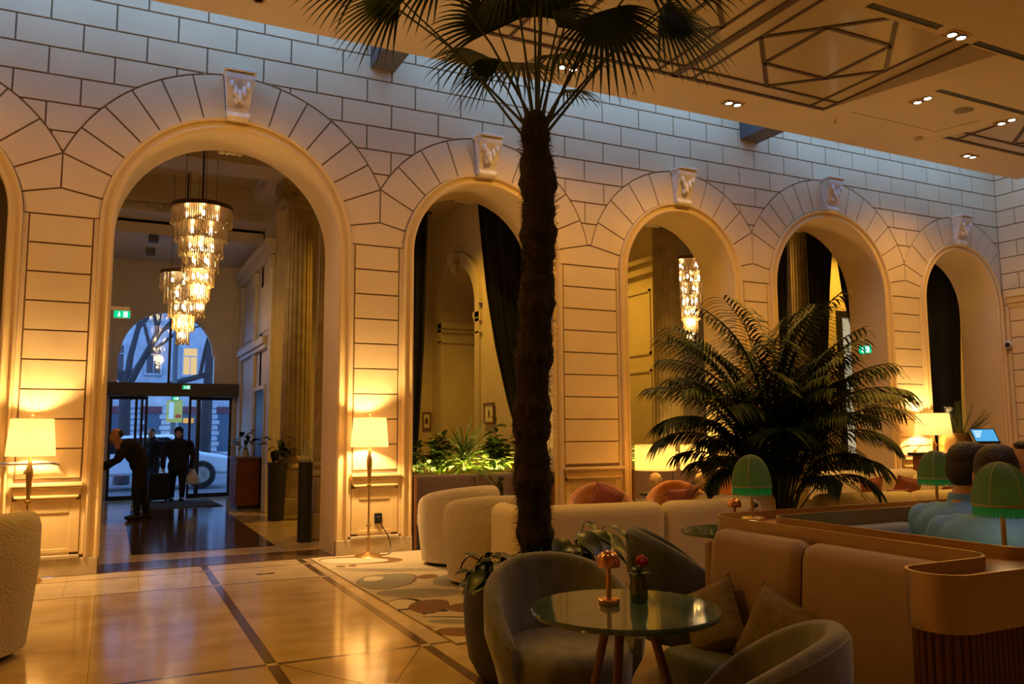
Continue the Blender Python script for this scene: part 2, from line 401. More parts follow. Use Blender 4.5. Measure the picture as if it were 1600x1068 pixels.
# keystones
def keystone(cx, z0, z1):
    h = z1-z0; t = thing('x', '', ''); bpy.data.objects.remove(t)
    root = MB()
    prof = [(.02, 0), (-.10, 0), (-.115, .03), (-.10, .06), (-.075, .08), (-.085, .13), (-.12, .22), (-.165, .32), (-.20, .385), (-.215, .43), (-.20, .465), (-.15, .485), (.02, .485)]
    prof = [(y, z/.485*h) for y, z in prof]
    a = []
    for hw in (-1, 1):
        a.append([(cx+hw*lerp(.115, .155, z/h), y, z0+z) for y, z in prof])
    n = len(prof)
    root.add(a[0]+a[1], [tuple(range(n)), tuple(range(2*n-1, n-1, -1))]+[(i,(i+1)%n,n+(i+1)%n,n+i) for i in range(n)])
    ks = root.build('keystone', M['plaster'], wall, bevel=.008, angle=60)
    MB().box(cx-.175, cx+.175, -.235, .02, z1-.012, z1+.02).build('abacus', M['plaster'], ks, smooth=False, bevel=.008)
    for sd in (-1, 1):
        for yy, zz, rr in ((-.145, .41, .062), (-.07, .045, .04)):
            mb = MB(); pts = []
            for i in range(34):
                q = rr*(1-i/40); an = i*.42; pts.append((cx+sd*(lerp(.115,.155,zz/.485)+.004), yy+q*cos(an), z0+zz/.485*h+q*sin(an)))
            mb.tube(pts, .009, 6); mb.build('volute', M['plaster'], ks)
    for j, (dx, dz, rx, rz) in enumerate([(0,.25,.035,.105), (-.05,.29,.03,.085), (.05,.29,.03,.085), (-.092,.34,.025,.06), (.092,.34,.025,.06), (-.03,.19,.02,.05), (.03,.19,.02,.05)]):
        yy = -.085-.12*max(0, (dz-.13))/.3
        MB().ell((cx+dx, yy-.018, z0+dz/.485*h), (rx, .032, rz), 10, 8, rot=Matrix.Rotation(R(-18), 3, 'X')).build('acanthus_lobe', M['plaster'], ks)
for c, k in ARCH[1:]:
    keystone(c, ZC+RF[k]-.03, ZC+RR[k]-.01)
# small stucco bosses at the inner crown of each arch
for c, k in ARCH[1:]:
    mb = MB()
    for dx in (-.10, -.03, .04, .11): mb.ell((c+dx+.02, WD+.02, ZC+RO[k]-.012), (.045, .03, .028), 8, 6)
    mb.build('crown_boss', M['plaster'], wall)

# --- right wall
mb = MB().box(XR, XR+.3, -14, .74, 0, ZT)
wr = struct('wall_right', mb, M['groove'], smooth=False)
fr = lambda a, b, y: (XR-.014+y, -a, b)
for i in range(-3, 17):
    z1 = H1-CH*(i-1); z0 = z1-CH
    odd = (i % 2 == 0); js = [0.0]+[ (.34 if odd else .65)+.622*j for j in range(5)]
    if z1 < 3.7: js = [.12, 1.9]
    for a, b in zip(js, js[1:]): stone([(a, max(z0, .93)), (b, max(z0, .93)), (b, z1), (a, z1)], wr, fr)
stone([(0, .2), (.115, .2), (.115, 3.662), (0, 3.662)], wr, fr, name='border_strip', g=.002)
mb = MB()
mb.box(XR-.16, XR, -3.2, -.12, 3.80, 3.93).box(XR-.10, XR, -3.2, -.12, 3.70, 3.80).box(XR-.05, XR, -3.2, -.12, 3.62, 3.70)
mb.build('cornice', M['trimpaint'], wr, smooth=False, bevel=.01)
MB().box(XR-.08, XR, -3.2, -.0, .86, .925).box(XR-.04, XR, -3.2, -.0, .76, .86).build('dado_ledge', M['trimpaint'], wr, smooth=False, bevel=.006)
MB().box(XR-.01, XR, -3.2, -.0, .0, .76).build('dado_panel', M['trimpaint'], wr, smooth=False)
# --- walls behind the viewer
struct('wall_left', MB().box(XL-.2, XL, -14, .74, 0, ZT), M['paint'], smooth=False)
struct('wall_front', MB().box(XL-.2, XR+.3, -14.2, -14, 0, ZT), M['paint'], smooth=False)

# --- ceiling with coffers
CZ, CY0, CXR = 5.70, -.974, 15.04
def cz(y): return CZ if y > -1.78 else CZ+.1022*(y+1.78)
COF = [(4.54, 9.54), (-.4, 2.1), (11.97, 14.47)]
CFY = (-1.78, -4.226)
mb = MB()
SKY = (5.0, 6.9, -8.5, -6.9)      # unseen roof opening, added to drop blue sky light on the near seating
xs = sorted(set([XL, CXR, SKY[0], SKY[1]]+[x for a in COF for x in a])); ys = [CY0, CFY[0], CFY[1], SKY[3], SKY[2], -9.0, -14]
for a, b in zip(xs, xs[1:]):
    for y0, y1 in zip(ys, ys[1:]):
        xm, ym = (a+b)/2, (y0+y1)/2
        if any(p < xm < q for p, q in COF) and CFY[1] < ym < CFY[0]: continue
        if SKY[0] < xm < SKY[1] and SKY[2] < ym < SKY[3]: continue
        zz = lambda y: max(cz(y), 5.45)
        mb.add([(a,y0,zz(y0)),(b,y0,zz(y0)),(b,y1,zz(y1)),(a,y1,zz(y1))], [(0,1,2,3)])
        mb.add([(a,y0,6.2),(b,y0,6.2),(b,y1,6.2),(a,y1,6.2)], [(0,1,2,3)])
mb.add([(XL,CY0,CZ),(CXR,CY0,CZ),(CXR,CY0,6.2),(XL,CY0,6.2)], [(0,1,2,3)])
mb.add([(CXR,CY0,CZ),(CXR,CFY[0],CZ),(CXR,CFY[1],5.45),(CXR,-14,5.45),(CXR,-14,6.2),(CXR,CY0,6.2)], [(0,1,2,3,4,5)])
for a, b in COF:
    for x in (a, b): mb.add([(x,CFY[0],CZ),(x,CFY[1],5.45),(x,CFY[1],CZ+.03),(x,CFY[0],CZ+.03)], [(0,1,2,3)])
    mb.add([(a,CFY[1],5.45),(b,CFY[1],5.45),(b,CFY[1],CZ+.03),(a,CFY[1],CZ+.03)], [(0,1,2,3)])
for a, b in (((SKY[0],SKY[2]),(SKY[1],SKY[2])), ((SKY[0],SKY[3]),(SKY[1],SKY[3])), ((SKY[0],SKY[2]),(SKY[0],SKY[3])), ((SKY[1],SKY[2]),(SKY[1],SKY[3]))): mb.add([(*a,5.45),(*b,5.45),(*b,6.2),(*a,6.2)], [(0,1,2,3)])
ceil = struct('ceiling', mb, M['ceil'], smooth=False, fixn=False)
# roof over the hall keeps the sky in the slots only
for a, b in COF:
    MB().box(a, b, CFY[1], CFY[0], CZ+.03, CZ+.5).build('coffer_box', M['ceil'], ceil, smooth=False)
def lattice(x0, x1, ya, yb):
    z = CZ+.012
    def bar(p, q, wd=.045): MB().bar((p[0], p[1], z), (q[0], q[1], z), wd, .03).build('lattice_bar', M['bronze'], ceil, smooth=False)
    MB().box(x0, x1, yb, ya, CZ+.012, CZ+.03).build('coffer_pane', M['panelglass'], ceil, smooth=False)
    i = .27; xl, xr, yt, yn = x0+i-.01, x1-i, ya-i, yb+i
    bar((xl, ya), (xl, yb), .035); bar((xr, ya), (xr, yb), .035); bar((x0, yt), (x1, yt), .035); bar((x0, yn), (x1, yn), .035)
    mx, my = (xl+xr)/2, (yt+yn)/2
    A, B, D, E_ = (xl, my), (mx, yt), (xr, my), (mx, yn)
    for p, q in ((A,B),(B,D),(D,E_),(E_,A)): bar(p, q, .05)
    md = lambda p, q: ((p[0]+q[0])/2, (p[1]+q[1])/2)
    I = [md(A,B), md(B,D), md(D,E_), md(E_,A)]
    for p, q in zip(I, I[1:]+I[:1]): bar(p, q, .045)
for a, b in COF:
    n = 2 if b-a > 3 else 1; wd = (b-a)/n
    for j in range(n): lattice(a+j*wd, a+(j+1)*wd, *CFY)
    for j in range(n+1): MB().box(a+j*wd-(.05 if 0 < j < n else .03), a+j*wd+(.05 if 0 < j < n else .03), CFY[1], CFY[0], CZ-.004 if 0 < j < n else CZ-.001, CZ+.013).build('lattice_mullion', M['bronze'], ceil, smooth=False)
    MB().box(a, b, CFY[0]-.05, CFY[0], CZ-.004, CZ+.013).build('lattice_mullion', M['bronze'], ceil, smooth=False)
# thin access-panel joints
for p, q in (((9.9,-1.95),(11.6,-1.95)), ((11.6,-1.95),(11.6,-2.6))):
    MB().bar((p[0],p[1],cz(p[1])-.001), (q[0],q[1],cz(q[1])-.001), .008, .004).build('access_panel_joint', M['bronze'], ceil, smooth=False)
# beams across the sky slot
for n, (x0, x1) in enumerate(((3.76, 4.08), (9.68, 10.06))):
    mb = MB().box(x0, x1, -1.35, .0, 5.90, 6.35)
    struct('trim_%d' % (n+1), mb, M['beam'], smooth=False, bevel=.01)

struct('added_slot_baffle', MB().box(XL, XR, -.42, .74, 6.62, 6.75).box(XR-.42, XR+.3, -14, -.42, 6.62, 6.75), M['beam'], smooth=False)  # unseen slab added to hold sky light off the top of the wall
# --- floor
fl = struct('floor', MB().box(XL, XR, -14, .0, -.1, -.006), M['dkmarble'], smooth=False)
SX = [2.01, 3.012]; SY = [-.383, -1.248, -4.142, -7.04, -9.94]
def slab(x0, x1, y0, y1, m='marble', g=.0015, name='marble_slab', h=0.0):
    mb = MB().add([(x0+g,y0+g,h),(x1-g,y0+g,h),(x1-g,y1-g,h),(x0+g,y1-g,h),(x0,y0,-.006),(x1,y0,-.006),(x1,y1,-.006),(x0,y1,-.006)],
        [(0,1,2,3),(4,5,1,0),(5,6,2,1),(6,7,3,2),(7,4,0,3)])
    return mb.build(name, M[m], fl, smooth=False)
hw = .034
def hy(i): return .012 if i < 2 else .02
xcols = [(SX[1]+hw, 3.19), (SX[0]+hw, SX[1]-hw)]
ybands = [(-.036, SY[0]+.012, 'a')]+[(SY[i]-hy(i), SY[i+1]+hy(i+1), 'b' if i else 'a') for i in range(4)]
for y1, y0, tp in ybands:
    for x0, x1 in xcols:
        slab(x0, x1, y0, y1, 'marble2' if (tp == 'a' or x1-x0 < .5) else 'marble')
    wdt = .62 if tp == 'a' else .98
    x = SX[0]-hw; row = 0
    while x > -2.9:
        nx = max(-3.2, x-wdt)
        if tp == 'a': slab(nx, x, y0, y1, 'marble2')
        else:
            k = 3; 
            for j in range(k): slab(nx, x, lerp(y0, y1, j/k), lerp(y0, y1, (j+1)/k), 'marble')
        x = nx
for y1, y0, tp in ybands:      # dark stripes
    for sx in SX: slab(sx-hw, sx+hw, y0+.03, y1-.03, 'dkmarble', .001, 'inlay_stripe', .0003)
for i, y in enumerate(SY[:4]):
    for a, b in ((-3.2, SX[0]-hw), (SX[0]+hw, SX[1]-hw), (SX[1]+hw, 3.19)): slab(a, b, y-hy(i), y+hy(i), 'dkmarble', .0005, 'inlay_stripe', .0003)
    for sx in SX: slab(sx-hw, sx+hw, y-.03, y+.03, 'marble2', .001, 'inlay_square', .0004)
slab(2.43, 2.61, -.87, -.79, 'dkmarble', .001, 'inlay_lozenge', .0012)
for cx_, cy_ in ((2.51, -4.9),):
    mb = MB().add([(cx_-.12,cy_,.0014),(cx_,cy_-.09,.0014),(cx_+.12,cy_,.0014),(cx_,cy_+.09,.0014)], [(0,1,2,3)])
    mb.build('inlay_lozenge', M['base'], fl, smooth=False)
    for p, q in (((cx_+.06,cy_+.05),(2.97,-4.17)), ((cx_-.06,cy_-.05),(2.05,-5.6)), ((cx_-.06,cy_+.05),(2.05,-4.17))): MB().bar((*p,.0008),(*q,.0008),.006,.001).build('inlay_line', M['dkmarble'], fl, smooth=False)
slab(3.19, XR, -14, -.036, 'marble', .0, 'marble_field', -.001)
slab(-3.2, 3.19, -14, -9.96, 'marble', .0, 'marble_field', 0)
# --- vestibule and lobby floors
vf = struct('floor_vestibule', MB().box(.6, 4.6, 0, 9.7, -.1, -.004), M['marble2'], smooth=False)
def vslab(x0, x1, y0, y1, m, nm, h=0.0): return MB().box(x0, x1, y0, y1, -.004, h).build(nm, M[m], vf, smooth=False)
vslab(1.0, 3.44, 0.0, .62, 'dkmarble', 'threshold_slab')
for j in range(5):
    for i in range(2): vslab(lerp(1.33, 2.97, i/2)+.001, lerp(1.33, 2.97, (i+1)/2)-.001, lerp(1.2, 7.0, j/5)+.001, lerp(1.2, 7.0, (j+1)/5)-.001, 'vmarble', 'dark_marble_slab')
for x0, x1 in ((1.0, 1.33), (2.97, 3.44)):
    for j in range(6): vslab(x0+.001, x1-.001, lerp(.62, 7.6, j/6)+.001, lerp(.62, 7.6, (j+1)/6)-.001, 'marble2', 'pale_marble_slab', .0004)
struct('floor_lobby', MB().box(4.6, 17.4, 0, 7.2, -.1, 0), M['vmarble'], smooth=False)
# --- vestibule walls and ceiling
VX0, VX1, VY = .70, 3.62, 9.62
struct('wall_vestibule_left', MB().box(VX0-.2, VX0, WD, VY, 0, 6.3), M['lobby'], smooth=False)
mb = MB().box(VX1, VX1+.25, 5.45, VY, 0, 6.3)
vr = struct('wall_vestibule_right', mb, M['lobby'], smooth=False)
for y0, y1 in ((5.45, 5.75), (7.35, 7.6), (9.2, 9.5)): MB().box(VX1-.06, VX1, y0, y1, 0, 4.6).box(VX1-.09, VX1, y0-.03, y1+.03, 4.35, 4.6).box(VX1-.09, VX1, y0-.03, y1+.03, 0, .8).build('pilaster', M['lobbytrim'], vr, smooth=False, bevel=.01)
MB().box(VX1-.12, VX1, 5.4, VY, 4.62, 4.78).box(VX1-.2, VX1, 5.4, VY, 4.78, 4.9).build('cornice', M['lobbytrim'], vr, smooth=False, bevel=.01)
MB().box(VX1-.14, VX1, 5.8, 9.2, 3.02, 3.16).box(VX1-.09, VX1, 5.8, 9.2, 2.94, 3.02).build('door_cornice', M['lobbytrim'], vr, smooth=False, bevel=.01)
for y0 in (5.9, 7.7): MB().box(VX1-.03, VX1, y0, y0+1.2, 3.3, 4.2).build('wall_panel', M['lobbytrim'], vr, smooth=False, bevel=.012)
d2 = struct('door_2', MB().box(VX1-.02, VX1, 6.1, 7.2, 0, 2.2), M['black'], smooth=False)
MB().box(VX1-.05, VX1, 6.02, 6.1, 0, 2.28).box(VX1-.05, VX1, 7.2, 7.28, 0, 2.28).box(VX1-.05, VX1, 6.1, 7.2, 2.2, 2.28).build('door_casing', M['lobbytrim'], d2, smooth=False)
# far wall with fanlight and entrance opening
FX, FR, FZ = 2.10, .965, 2.45
mb = MB(); xs = [VX0, FX-FR]+[FX-FR*cos(PI*i/24) for i in range(1, 24)]+[FX+FR, VX1+.25]
for a, b in zip(xs, xs[1:]):
    inside = abs((a+b)/2-FX) < FR
    f_ = lambda x: 3.08+math.sqrt(max(0, FR*FR-(x-FX)**2)) if inside else 2.45
    for y in (VY, VY+.25): mb.add([(a,y,f_(a)),(b,y,f_(b)),(b,y,6.3),(a,y,6.3)], [(0,1,2,3)])
    if inside: mb.add([(a,VY,f_(a)),(b,VY,f_(b)),(b,VY+.25,f_(b)),(a,VY+.25,f_(a))], [(0,1,2,3)])
for x in (FX-FR, FX+FR): mb.add([(x,VY,2.45),(x,VY,3.08),(x,VY+.25,3.08),(x,VY+.25,2.45)], [(0,1,2,3)])
wf = struct('wall_vestibule_back', mb, M['lobby'], smooth=False, fixn=False)
for x0, x1 in ((VX0, 1.02), (3.45, VX1)): MB().box(x0, x1, VY-.05, VY+.2, 0, 5.2).build('pilaster', M['lobbytrim'], wf, smooth=False, bevel=.01)
w1 = struct('window_1', MB().box(FX-FR, FX+FR, VY+.10, VY+.112, 2.45, 3.08).prism([(FX-FR*cos(PI*i/24), 3.08+FR*sin(PI*i/24)) for i in range(25)], VY+.10, VY+.112, lambda a, b, c: (a, c, b)), M['glass'], smooth=False)
MB().box(FX+.02, FX+.07, VY+.06, VY+.15, 2.45, 4.04).build('window_mullion', M['black'], w1, smooth=False)
mb = MB()
for q in (FR, FR-.05): pass
mb.grid([[(FX-q*cos(PI*i/24), y, 3.08+q*sin(PI*i/24)) for i in range(25)] for q, y in ((FR, VY+.06), (FR-.045, VY+.06), (FR-.045, VY+.15), (FR, VY+.15))])
mb.build('window_frame', M['lobbytrim'], w1)
# sliding entrance door
d1 = struct('door_1', MB().box(VX0+.1, VX1-.02, VY-.32, VY+.05, 2.22, 2.45).box(VX0+.05, VX1+.02, VY-.34, VY-.1, 2.17, 2.30), mat('bronze_header', (.06,.045,.03), .5), smooth=False, bevel=.008)
def leaf(x0, x1, y):
    MB().box(x0, x1, y-.004, y+.004, .05, 2.12).build('door_pane', M['glass'], d1, smooth=False)
    mb = MB()
    for a, b in ((x0, x0+.05), (x1-.05, x1)): mb.box(a, b, y-.025, y+.025, .0, 2.17)
    mb.box(x0+.05, x1-.05, y-.025, y+.025, 2.10, 2.17).box(x0+.05, x1-.05, y-.025, y+.025, .0, .09)
    mb.build('door_stile', M['black'], d1, smooth=False)
leaf(1.02, 1.75, VY-.05); leaf(1.50, 1.66, VY-.12); leaf(2.72, 3.45, VY-.05); leaf(2.56, 2.80, VY-.12)
# vestibule ceiling
mb = MB().box(VX0-.2, 4.6, WD, 6.6, 6.0, 6.3)
vc = struct('ceiling_vestibule', mb, M['lobby'], smooth=False)
for y0, y1, z in ((WD, 1.5, 5.72), (3.6, 4.35, 5.62), (6.2, 6.9, 5.35)): MB().box(VX0, 4.6, y0, y1, z, 6.05).box(VX0, 4.6, y0-.08, y1+.08, z+.16, 6.05).build('ceiling_rib', M['lobbytrim'], vc, smooth=False, bevel=.012)
for x0, x1 in ((VX0, 1.2), (3.3, 4.2)): MB().box(x0, x1, 1.4, 6.3, 5.66, 6.05).box(x0-.06, x1+.06, 1.4, 6.3, 5.82, 6.05).build('ceiling_rib', M['lobbytrim'], vc, smooth=False, bevel=.012)
MB().box(VX0, VX1, 6.9, VY, 5.1, 5.3).build('lower_soffit', M['lobbytrim'], vc, smooth=False)
dm = MB().box(0, .05, 0, .05, 0, .08).mesh('dentil', M['lobbytrim'], False)
for i in range(26): share('dentil', dm, vc, (VX0+.03+i*.105, 6.13, 5.40))
for yy, zz in ((6.95, 4.98), (8.2, 4.98)): MB().box(1.55, 1.72, yy, yy+.2, zz, zz+.14).build('ceiling_speaker', M['beam'], vc, smooth=False)
# lobby shell
lobby_ceiling = struct('ceiling_lobby', MB().box(4.6, 17.4, WD, 7.3, 5.86, 6.1), M['lobby'], smooth=False)
struct('wall_lobby_back', MB().box(VX1, 17.4, 6.75, 6.95, 0, 5.9), M['lobby'], smooth=False)
struct('wall_lobby_end', MB().box(17.2, 17.4, WD, 6.8, 0, 5.9), M['lobby'], smooth=False)
struct('wall_lobby_side', MB().box(XR, 17.4, .5, WD, 0, 6.1), M['lobby'], smooth=False)
struct('wall_side_passage', MB().box(XL-.2, VX0-.2, 3.2, 3.4, 0, 6.1).box(XL-.2, XL, .74, 3.2, 0, 6.1), M['lobby'], smooth=False)
struct('ceiling_side_passage', MB().box(XL-.2, VX0-.2, WD, 3.4, 6.0, 6.2), M['lobby'], smooth=False)
struct('floor_side_passage', MB().box(XL-.2, VX0-.2, 0, 3.4, -.1, 0), M['marble2'], smooth=False)
struct('ceiling_doorway', MB().box(VX0-.2, VX1+.3, 6.5, VY+.25, 6.0, 6.3), M['lobby'], smooth=False)
struct('wall_lobby_left', MB().box(3.87, 4.0, 5.45, 6.8, 0, 5.9), M['lobby'], smooth=False)
# side wall with the arched niche (X = 7.13, facing the vestibule)
NX, NYC, NR, NZ = 7.13, 5.25, .86, 3.75
mb = MB(); ys = [2.2, NYC-NR]+[NYC-NR*cos(PI*i/24) for i in range(1, 24)]+[NYC+NR, 6.75]
for a, b in zip(ys, ys[1:]):
    inside = abs((a+b)/2-NYC) < NR
    f_ = lambda y: NZ+math.sqrt(max(0, NR*NR-(y-NYC)**2)) if inside else 0
    mb.add([(NX,a,f_(a)),(NX,b,f_(b)),(NX,b,5.9),(NX,a,5.9)], [(0,1,2,3)])
    if inside: mb.add([(NX,a,f_(a)),(NX,b,f_(b)),(NX+.7,b,f_(b)),(NX+.7,a,f_(a))], [(0,1,2,3)])
for y in (NYC-NR, NYC+NR): mb.add([(NX,y,0),(NX,y,NZ),(NX+.7,y,NZ),(NX+.7,y,0)], [(0,1,2,3)])
mb.box(NX+.7, NX+.8, 2.2, 6.75, 0, 5.9); mb.add([(NX,2.2,0),(NX+.7,2.2,0),(NX+.7,2.2,5.9),(NX,2.2,5.9)], [(0,1,2,3)])
wn = struct('wall_niche', mb, M['lobby'], smooth=False, fixn=False)
MB().grid([[(x, NYC-q*cos(PI*i/24), NZ+q*sin(PI*i/24)) for i in range(25)] for q, x in ((NR, NX), (NR, NX-.05), (NR+.2, NX-.05), (NR+.24, NX-.08), (NR+.28, NX-.08), (NR+.28, NX))]).build('niche_archivolt', M['lobbytrim'], wn, angle=30)
for z0, z1, p in ((3.5, 3.62, .09), (3.42, 3.5, .05), (3.2, 3.25, .03)): MB().box(NX-.05, NX+.7, NYC+NR-p, NYC+NR+.25, z0, z1).box(NX-.05, NX+.7, NYC-NR-.25, NYC-NR+p, z0, z1).build('impost', M['lobbytrim'], wn, smooth=False, bevel=.008)
for s_ in (-1, 1): MB().box(NX-.05, NX, min(NYC+s_*NR, NYC+s_*(NR+.2)), max(NYC+s_*NR, NYC+s_*(NR+.2)), 0, NZ).build('niche_pilaster', M['lobbytrim'], wn, smooth=False)
mb = MB().ell((NX-.12, NYC, NZ+NR+.22), (.13, .13, .12)).ell((NX-.1, NYC, NZ+NR+.02), (.09, .09, .16)).box(NX-.24, NX, NYC-.17, NYC+.17, NZ+NR+.3, NZ+NR+.36)
for a in range(6): mb.ell((NX-.2, NYC-.12+.048*a, NZ+NR+.1+.03*(a % 2)), (.03, .028, .09), 8, 6)
mb.build('niche_keystone', M['lobbytrim'], wn)
# partition seen through the third arch, and the end wall with a window behind the fourth
wp = struct('wall_partition', MB().box(10.6, 10.75, 3.2, 6.75, 0, 5.9), M['lobby'], smooth=False)
for z0, z1 in ((1.0, 2.6), (2.9, 4.2)):
    MB().box(10.575, 10.6, 3.7, 4.7, z0, z0+.05).box(10.575, 10.6, 3.7, 4.7, z1-.05, z1).box(10.575, 10.6, 3.7, 3.75, z0, z1).box(10.575, 10.6, 4.65, 4.7, z0, z1).build('panel_moulding', M['lobbytrim'], wp, smooth=False)
MB().box(10.5, 10.6, 3.2, 6.75, 4.5, 4.7).box(10.4, 10.6, 3.2, 6.75, 4.7, 4.8).build('cornice', M['lobbytrim'], wp, smooth=False, bevel=.01)
we = struct('wall_lobby_stair', MB().box(14.6, 15.5, 3.5, 3.7, 0, 5.9).box(16.1, 17.2, 3.5, 3.7, 0, 5.9).box(15.5, 16.1, 3.5, 3.7, 4.0, 5.9).box(15.5, 16.1, 3.5, 3.7, 0, .8), M['lobby'], smooth=False)
w2 = struct('window_2', MB().box(15.58, 16.05, 3.6, 3.62, .86, 3.9), emis('lit_stair_window', (1,.82,.50), .22), smooth=False)
MB().box(15.46, 15.6, 3.44, 3.66, .8, 4.02).box(16.03, 16.13, 3.44, 3.66, .8, 4.02).box(15.6, 16.03, 3.44, 3.66, 3.88, 4.02).box(15.4, 16.18, 3.38, 3.66, .74, .84).build('window_frame', M['black'], w2, smooth=False, bevel=.01)

# --- street beyond the door
struct('pavement', MB().box(-16, 22, VY+.26, 46, -.12, -.02), mat('asphalt', (.10,.10,.11), .8, var=.2), smooth=False)
bl = thing('street_building', 'grey rusticated street building seen through the entrance and fanlight', 'building', (0, 44, 0))
M['facade'] = mat('facade_stone', (.36,.37,.40), .8, var=.2, vscale=1.5)
MB().box(-8, 16, 0, .5, -.1, 22).build('facade', M['facade'], bl, smooth=False)
bm_ = MB().box(-.45, .45, -.1, 0, -.12, .12).mesh('rustication', M['facade'], False)
for x in (.4, 2.3, 4.12, 6.53, 8.4):
    for j in range(9 if x != 4.12 else 8): share('quoin_stone', bm_, bl, (x+(.10 if j % 2 else 0), 0, .3+j*.33))
for i, (x, z, m) in enumerate(((3.22, 5.7, 0), (5.27, 5.65, 1), (3.22, 9.0, 1), (5.27, 9.0, 0), (7.3, 5.7, 0), (1.2, 5.7, 0), (7.3, 9.0, 1))):
    f_ = MB().box(x-.5, x+.5, -.14, .02, z-.95, z+.95).build('window', M['facade'], bl, smooth=False, bevel=.02)
    MB().box(x-.38, x+.38, -.16, -.14, z-.8, z+.8).build('pane', emis('lit_room', (1,.66,.30), .5) if m else mat('dark_pane', (.06,.04,.05), .2), f_, smooth=False)
    MB().box(x-.02, x+.02, -.18, -.16, z-.8, z+.3).box(x-.38, x+.38, -.18, -.16, z+.28, z+.34).build('window_bar', M['facade'], f_, smooth=False)
for x in (1.35, 3.2, 5.3, 7.5): 
    s_ = MB().box(x-.55, x+.55, -.06, .02, .2, 2.5).build('shopfront', mat('shop_glass', (.05,.08,.12), .1), bl, smooth=False)
    MB().box(x-.6, x+.6, -.12, .0, 2.5, 2.9).build('shop_fascia', mat('maroon_fascia', (.10,.02,.03), .6), s_, smooth=False)
MB().box(5.0, 5.6, -.15, -.06, 1.9, 2.2).build('lit_sign', emis('warm_sign', (1,.6,.2), .3), bl, smooth=False)

# ================================================================== COLUMNS
def column(label, x, y, zt=5.6):
    t = thing('fluted_column', label, 'column', (x, y, 0), 0, 'lobby columns')
    MB().box(-.33, .33, -.33, .33, 0, .34).box(-.27, .27, -.27, .27, .34, .80).box(-.35, .35, -.35, .35, 0, .06).build('plinth', M['colstone'], t, smooth=False, bevel=.015)
    MB().lathe([(.30,.80),(.315,.83),(.30,.87),(.265,.90),(.27,.93),(.285,.96),(.27,.99),(.25,1.01)], n=40).build('column_base', M['colstone'], t)
    def flute(a, z): return 1-.075*max(0, sin(a*20))**.6
    MB().lathe([(.245,1.0),(.243,2.2),(.235,3.4),(.215,zt-.42)], n=160, fl=flute).build('shaft', M['colstone'], t, angle=60)
    MB().lathe([(.215,zt-.42),(.235,zt-.40),(.235,zt-.36),(.25,zt-.30),(.29,zt-.24),(.29,zt-.2)], n=32).build('echinus', M['colstone'], t)
    for sx in (-1, 1):
        mb = MB()
        for sy in (-1, 1):
            pts = [(sx*.27+.085*(1-i/30)*cos(i*.5), sy*.30, zt-.27+.085*(1-i/30)*sin(i*.5)) for i in range(26)]
            mb.tube(pts, .018, 6)
        mb.tube([(sx*.27, -.29, zt-.27), (sx*.27, 0, zt-.27), (sx*.27, .29, zt-.27)], [.10, .075, .10], 14)
        mb.build('volute', M['colstone'], t)
    MB().box(-.33, .33, -.33, .33, zt-.19, zt-.1).box(-.36, .36, -.36, .36, zt-.1, zt+.1).build('abacus', M['colstone'], t, smooth=False, bevel=.01)
column('fluted stone column with scrolled capital, farther of the pair inside the big entrance arch', 3.83, 4.43)
column('fluted stone column half hidden by the right side of the big entrance arch', 3.80, 1.80)
column('fluted stone column seen through the arch behind the two linen-shaded lamps', 9.54, 1.78)
column('fluted stone column between black curtains in the arch above the bushy palm', 12.75, 1.78)

# ================================================================== CHANDELIERS
def chandelier(label, x, y, z1, tiers, drop, r0, rod, group='crystal chandeliers', bulbs=True):
    t = thing('crystal_chandelier', label, 'chandelier', (x, y, z1), 0, group)
    MB().lathe([(r0*.2,.03),(r0*1.02,.03),(r0*1.02,-.03),(r0*.97,-.03),(r0*.97,.0),(r0*.2,.0)], n=40).build('top_ring', M['bronze'], t)
    MB().tube([(0,0,.0),(0,0,rod)], .014, 8).build('stem', M['black'], t)
    for a in (.6, 2.7, 4.8): MB().tube([(r0*.6*cos(a), r0*.6*sin(a), .03), (r0*.6*cos(a), r0*.6*sin(a), rod)], .004, 5).build('wire', M['black'], t)
    h = drop/tiers
    for i in range(tiers):
        r = r0*(1-i/(tiers+.4)); zt = -.02-i*h; n = max(10, int(2*PI*r/.032)); mb = MB()
        for q, rr in enumerate((r, r*.82)):
            nn = int(n*(1 if q == 0 else .8))
            for k in range(nn):
                a = 2*PI*(k+.5*q)/nn; cx, cy = rr*cos(a), rr*sin(a); L = h*random.uniform(.95, 1.25)
                za = zt; zb = zt-L
                s = .0075
                P = []
                for zz, e in ((za, .5), (zb+.07, .8), (zb+.03, 2.0), (zb, .2)):
                    for ang in (a, a+2.1, a+4.2): P.append((cx+s*e*cos(ang), cy+s*e*sin(ang), zz))
                F = [(j*3+m_, j*3+(m_+1) % 3, j*3+3+(m_+1) % 3, j*3+3+m_) for j in range(3) for m_ in range(3)]
                mb.add(P, F)
        o = mb.build('crystal_tier', M['crystal'], t, smooth=False, fixn=False); o['kind'] = 'stuff'
        MB().lathe([(r*.98,zt-.012),(r,zt-.012),(r,zt+.004),(r*.98,zt+.004)], n=32).build('tier_ring', M['brass'], t)
        for k in range(4 if i < tiers-2 else 2):
            a = k*PI/2+i*.7; MB().ell((r*.5*cos(a), r*.5*sin(a), zt-.10), (.022,.022,.045), 8, 6).build('bulb', M['bulb'], t)
    light('chandelier_glow', 'POINT', (0,0,-drop*.75), 24, (1,.60,.18), t, shadow_soft_size=.12)
    return t
chandelier('large tiered crystal chandelier hanging nearest in the entrance arch', 2.17, 3.48, 4.80, 7, 1.62, .435, 1.15)
chandelier('smaller tiered crystal chandelier behind the large one, in front of the fanlight', 2.12, 5.75, 4.18, 5, 1.2, .40, 1.82)
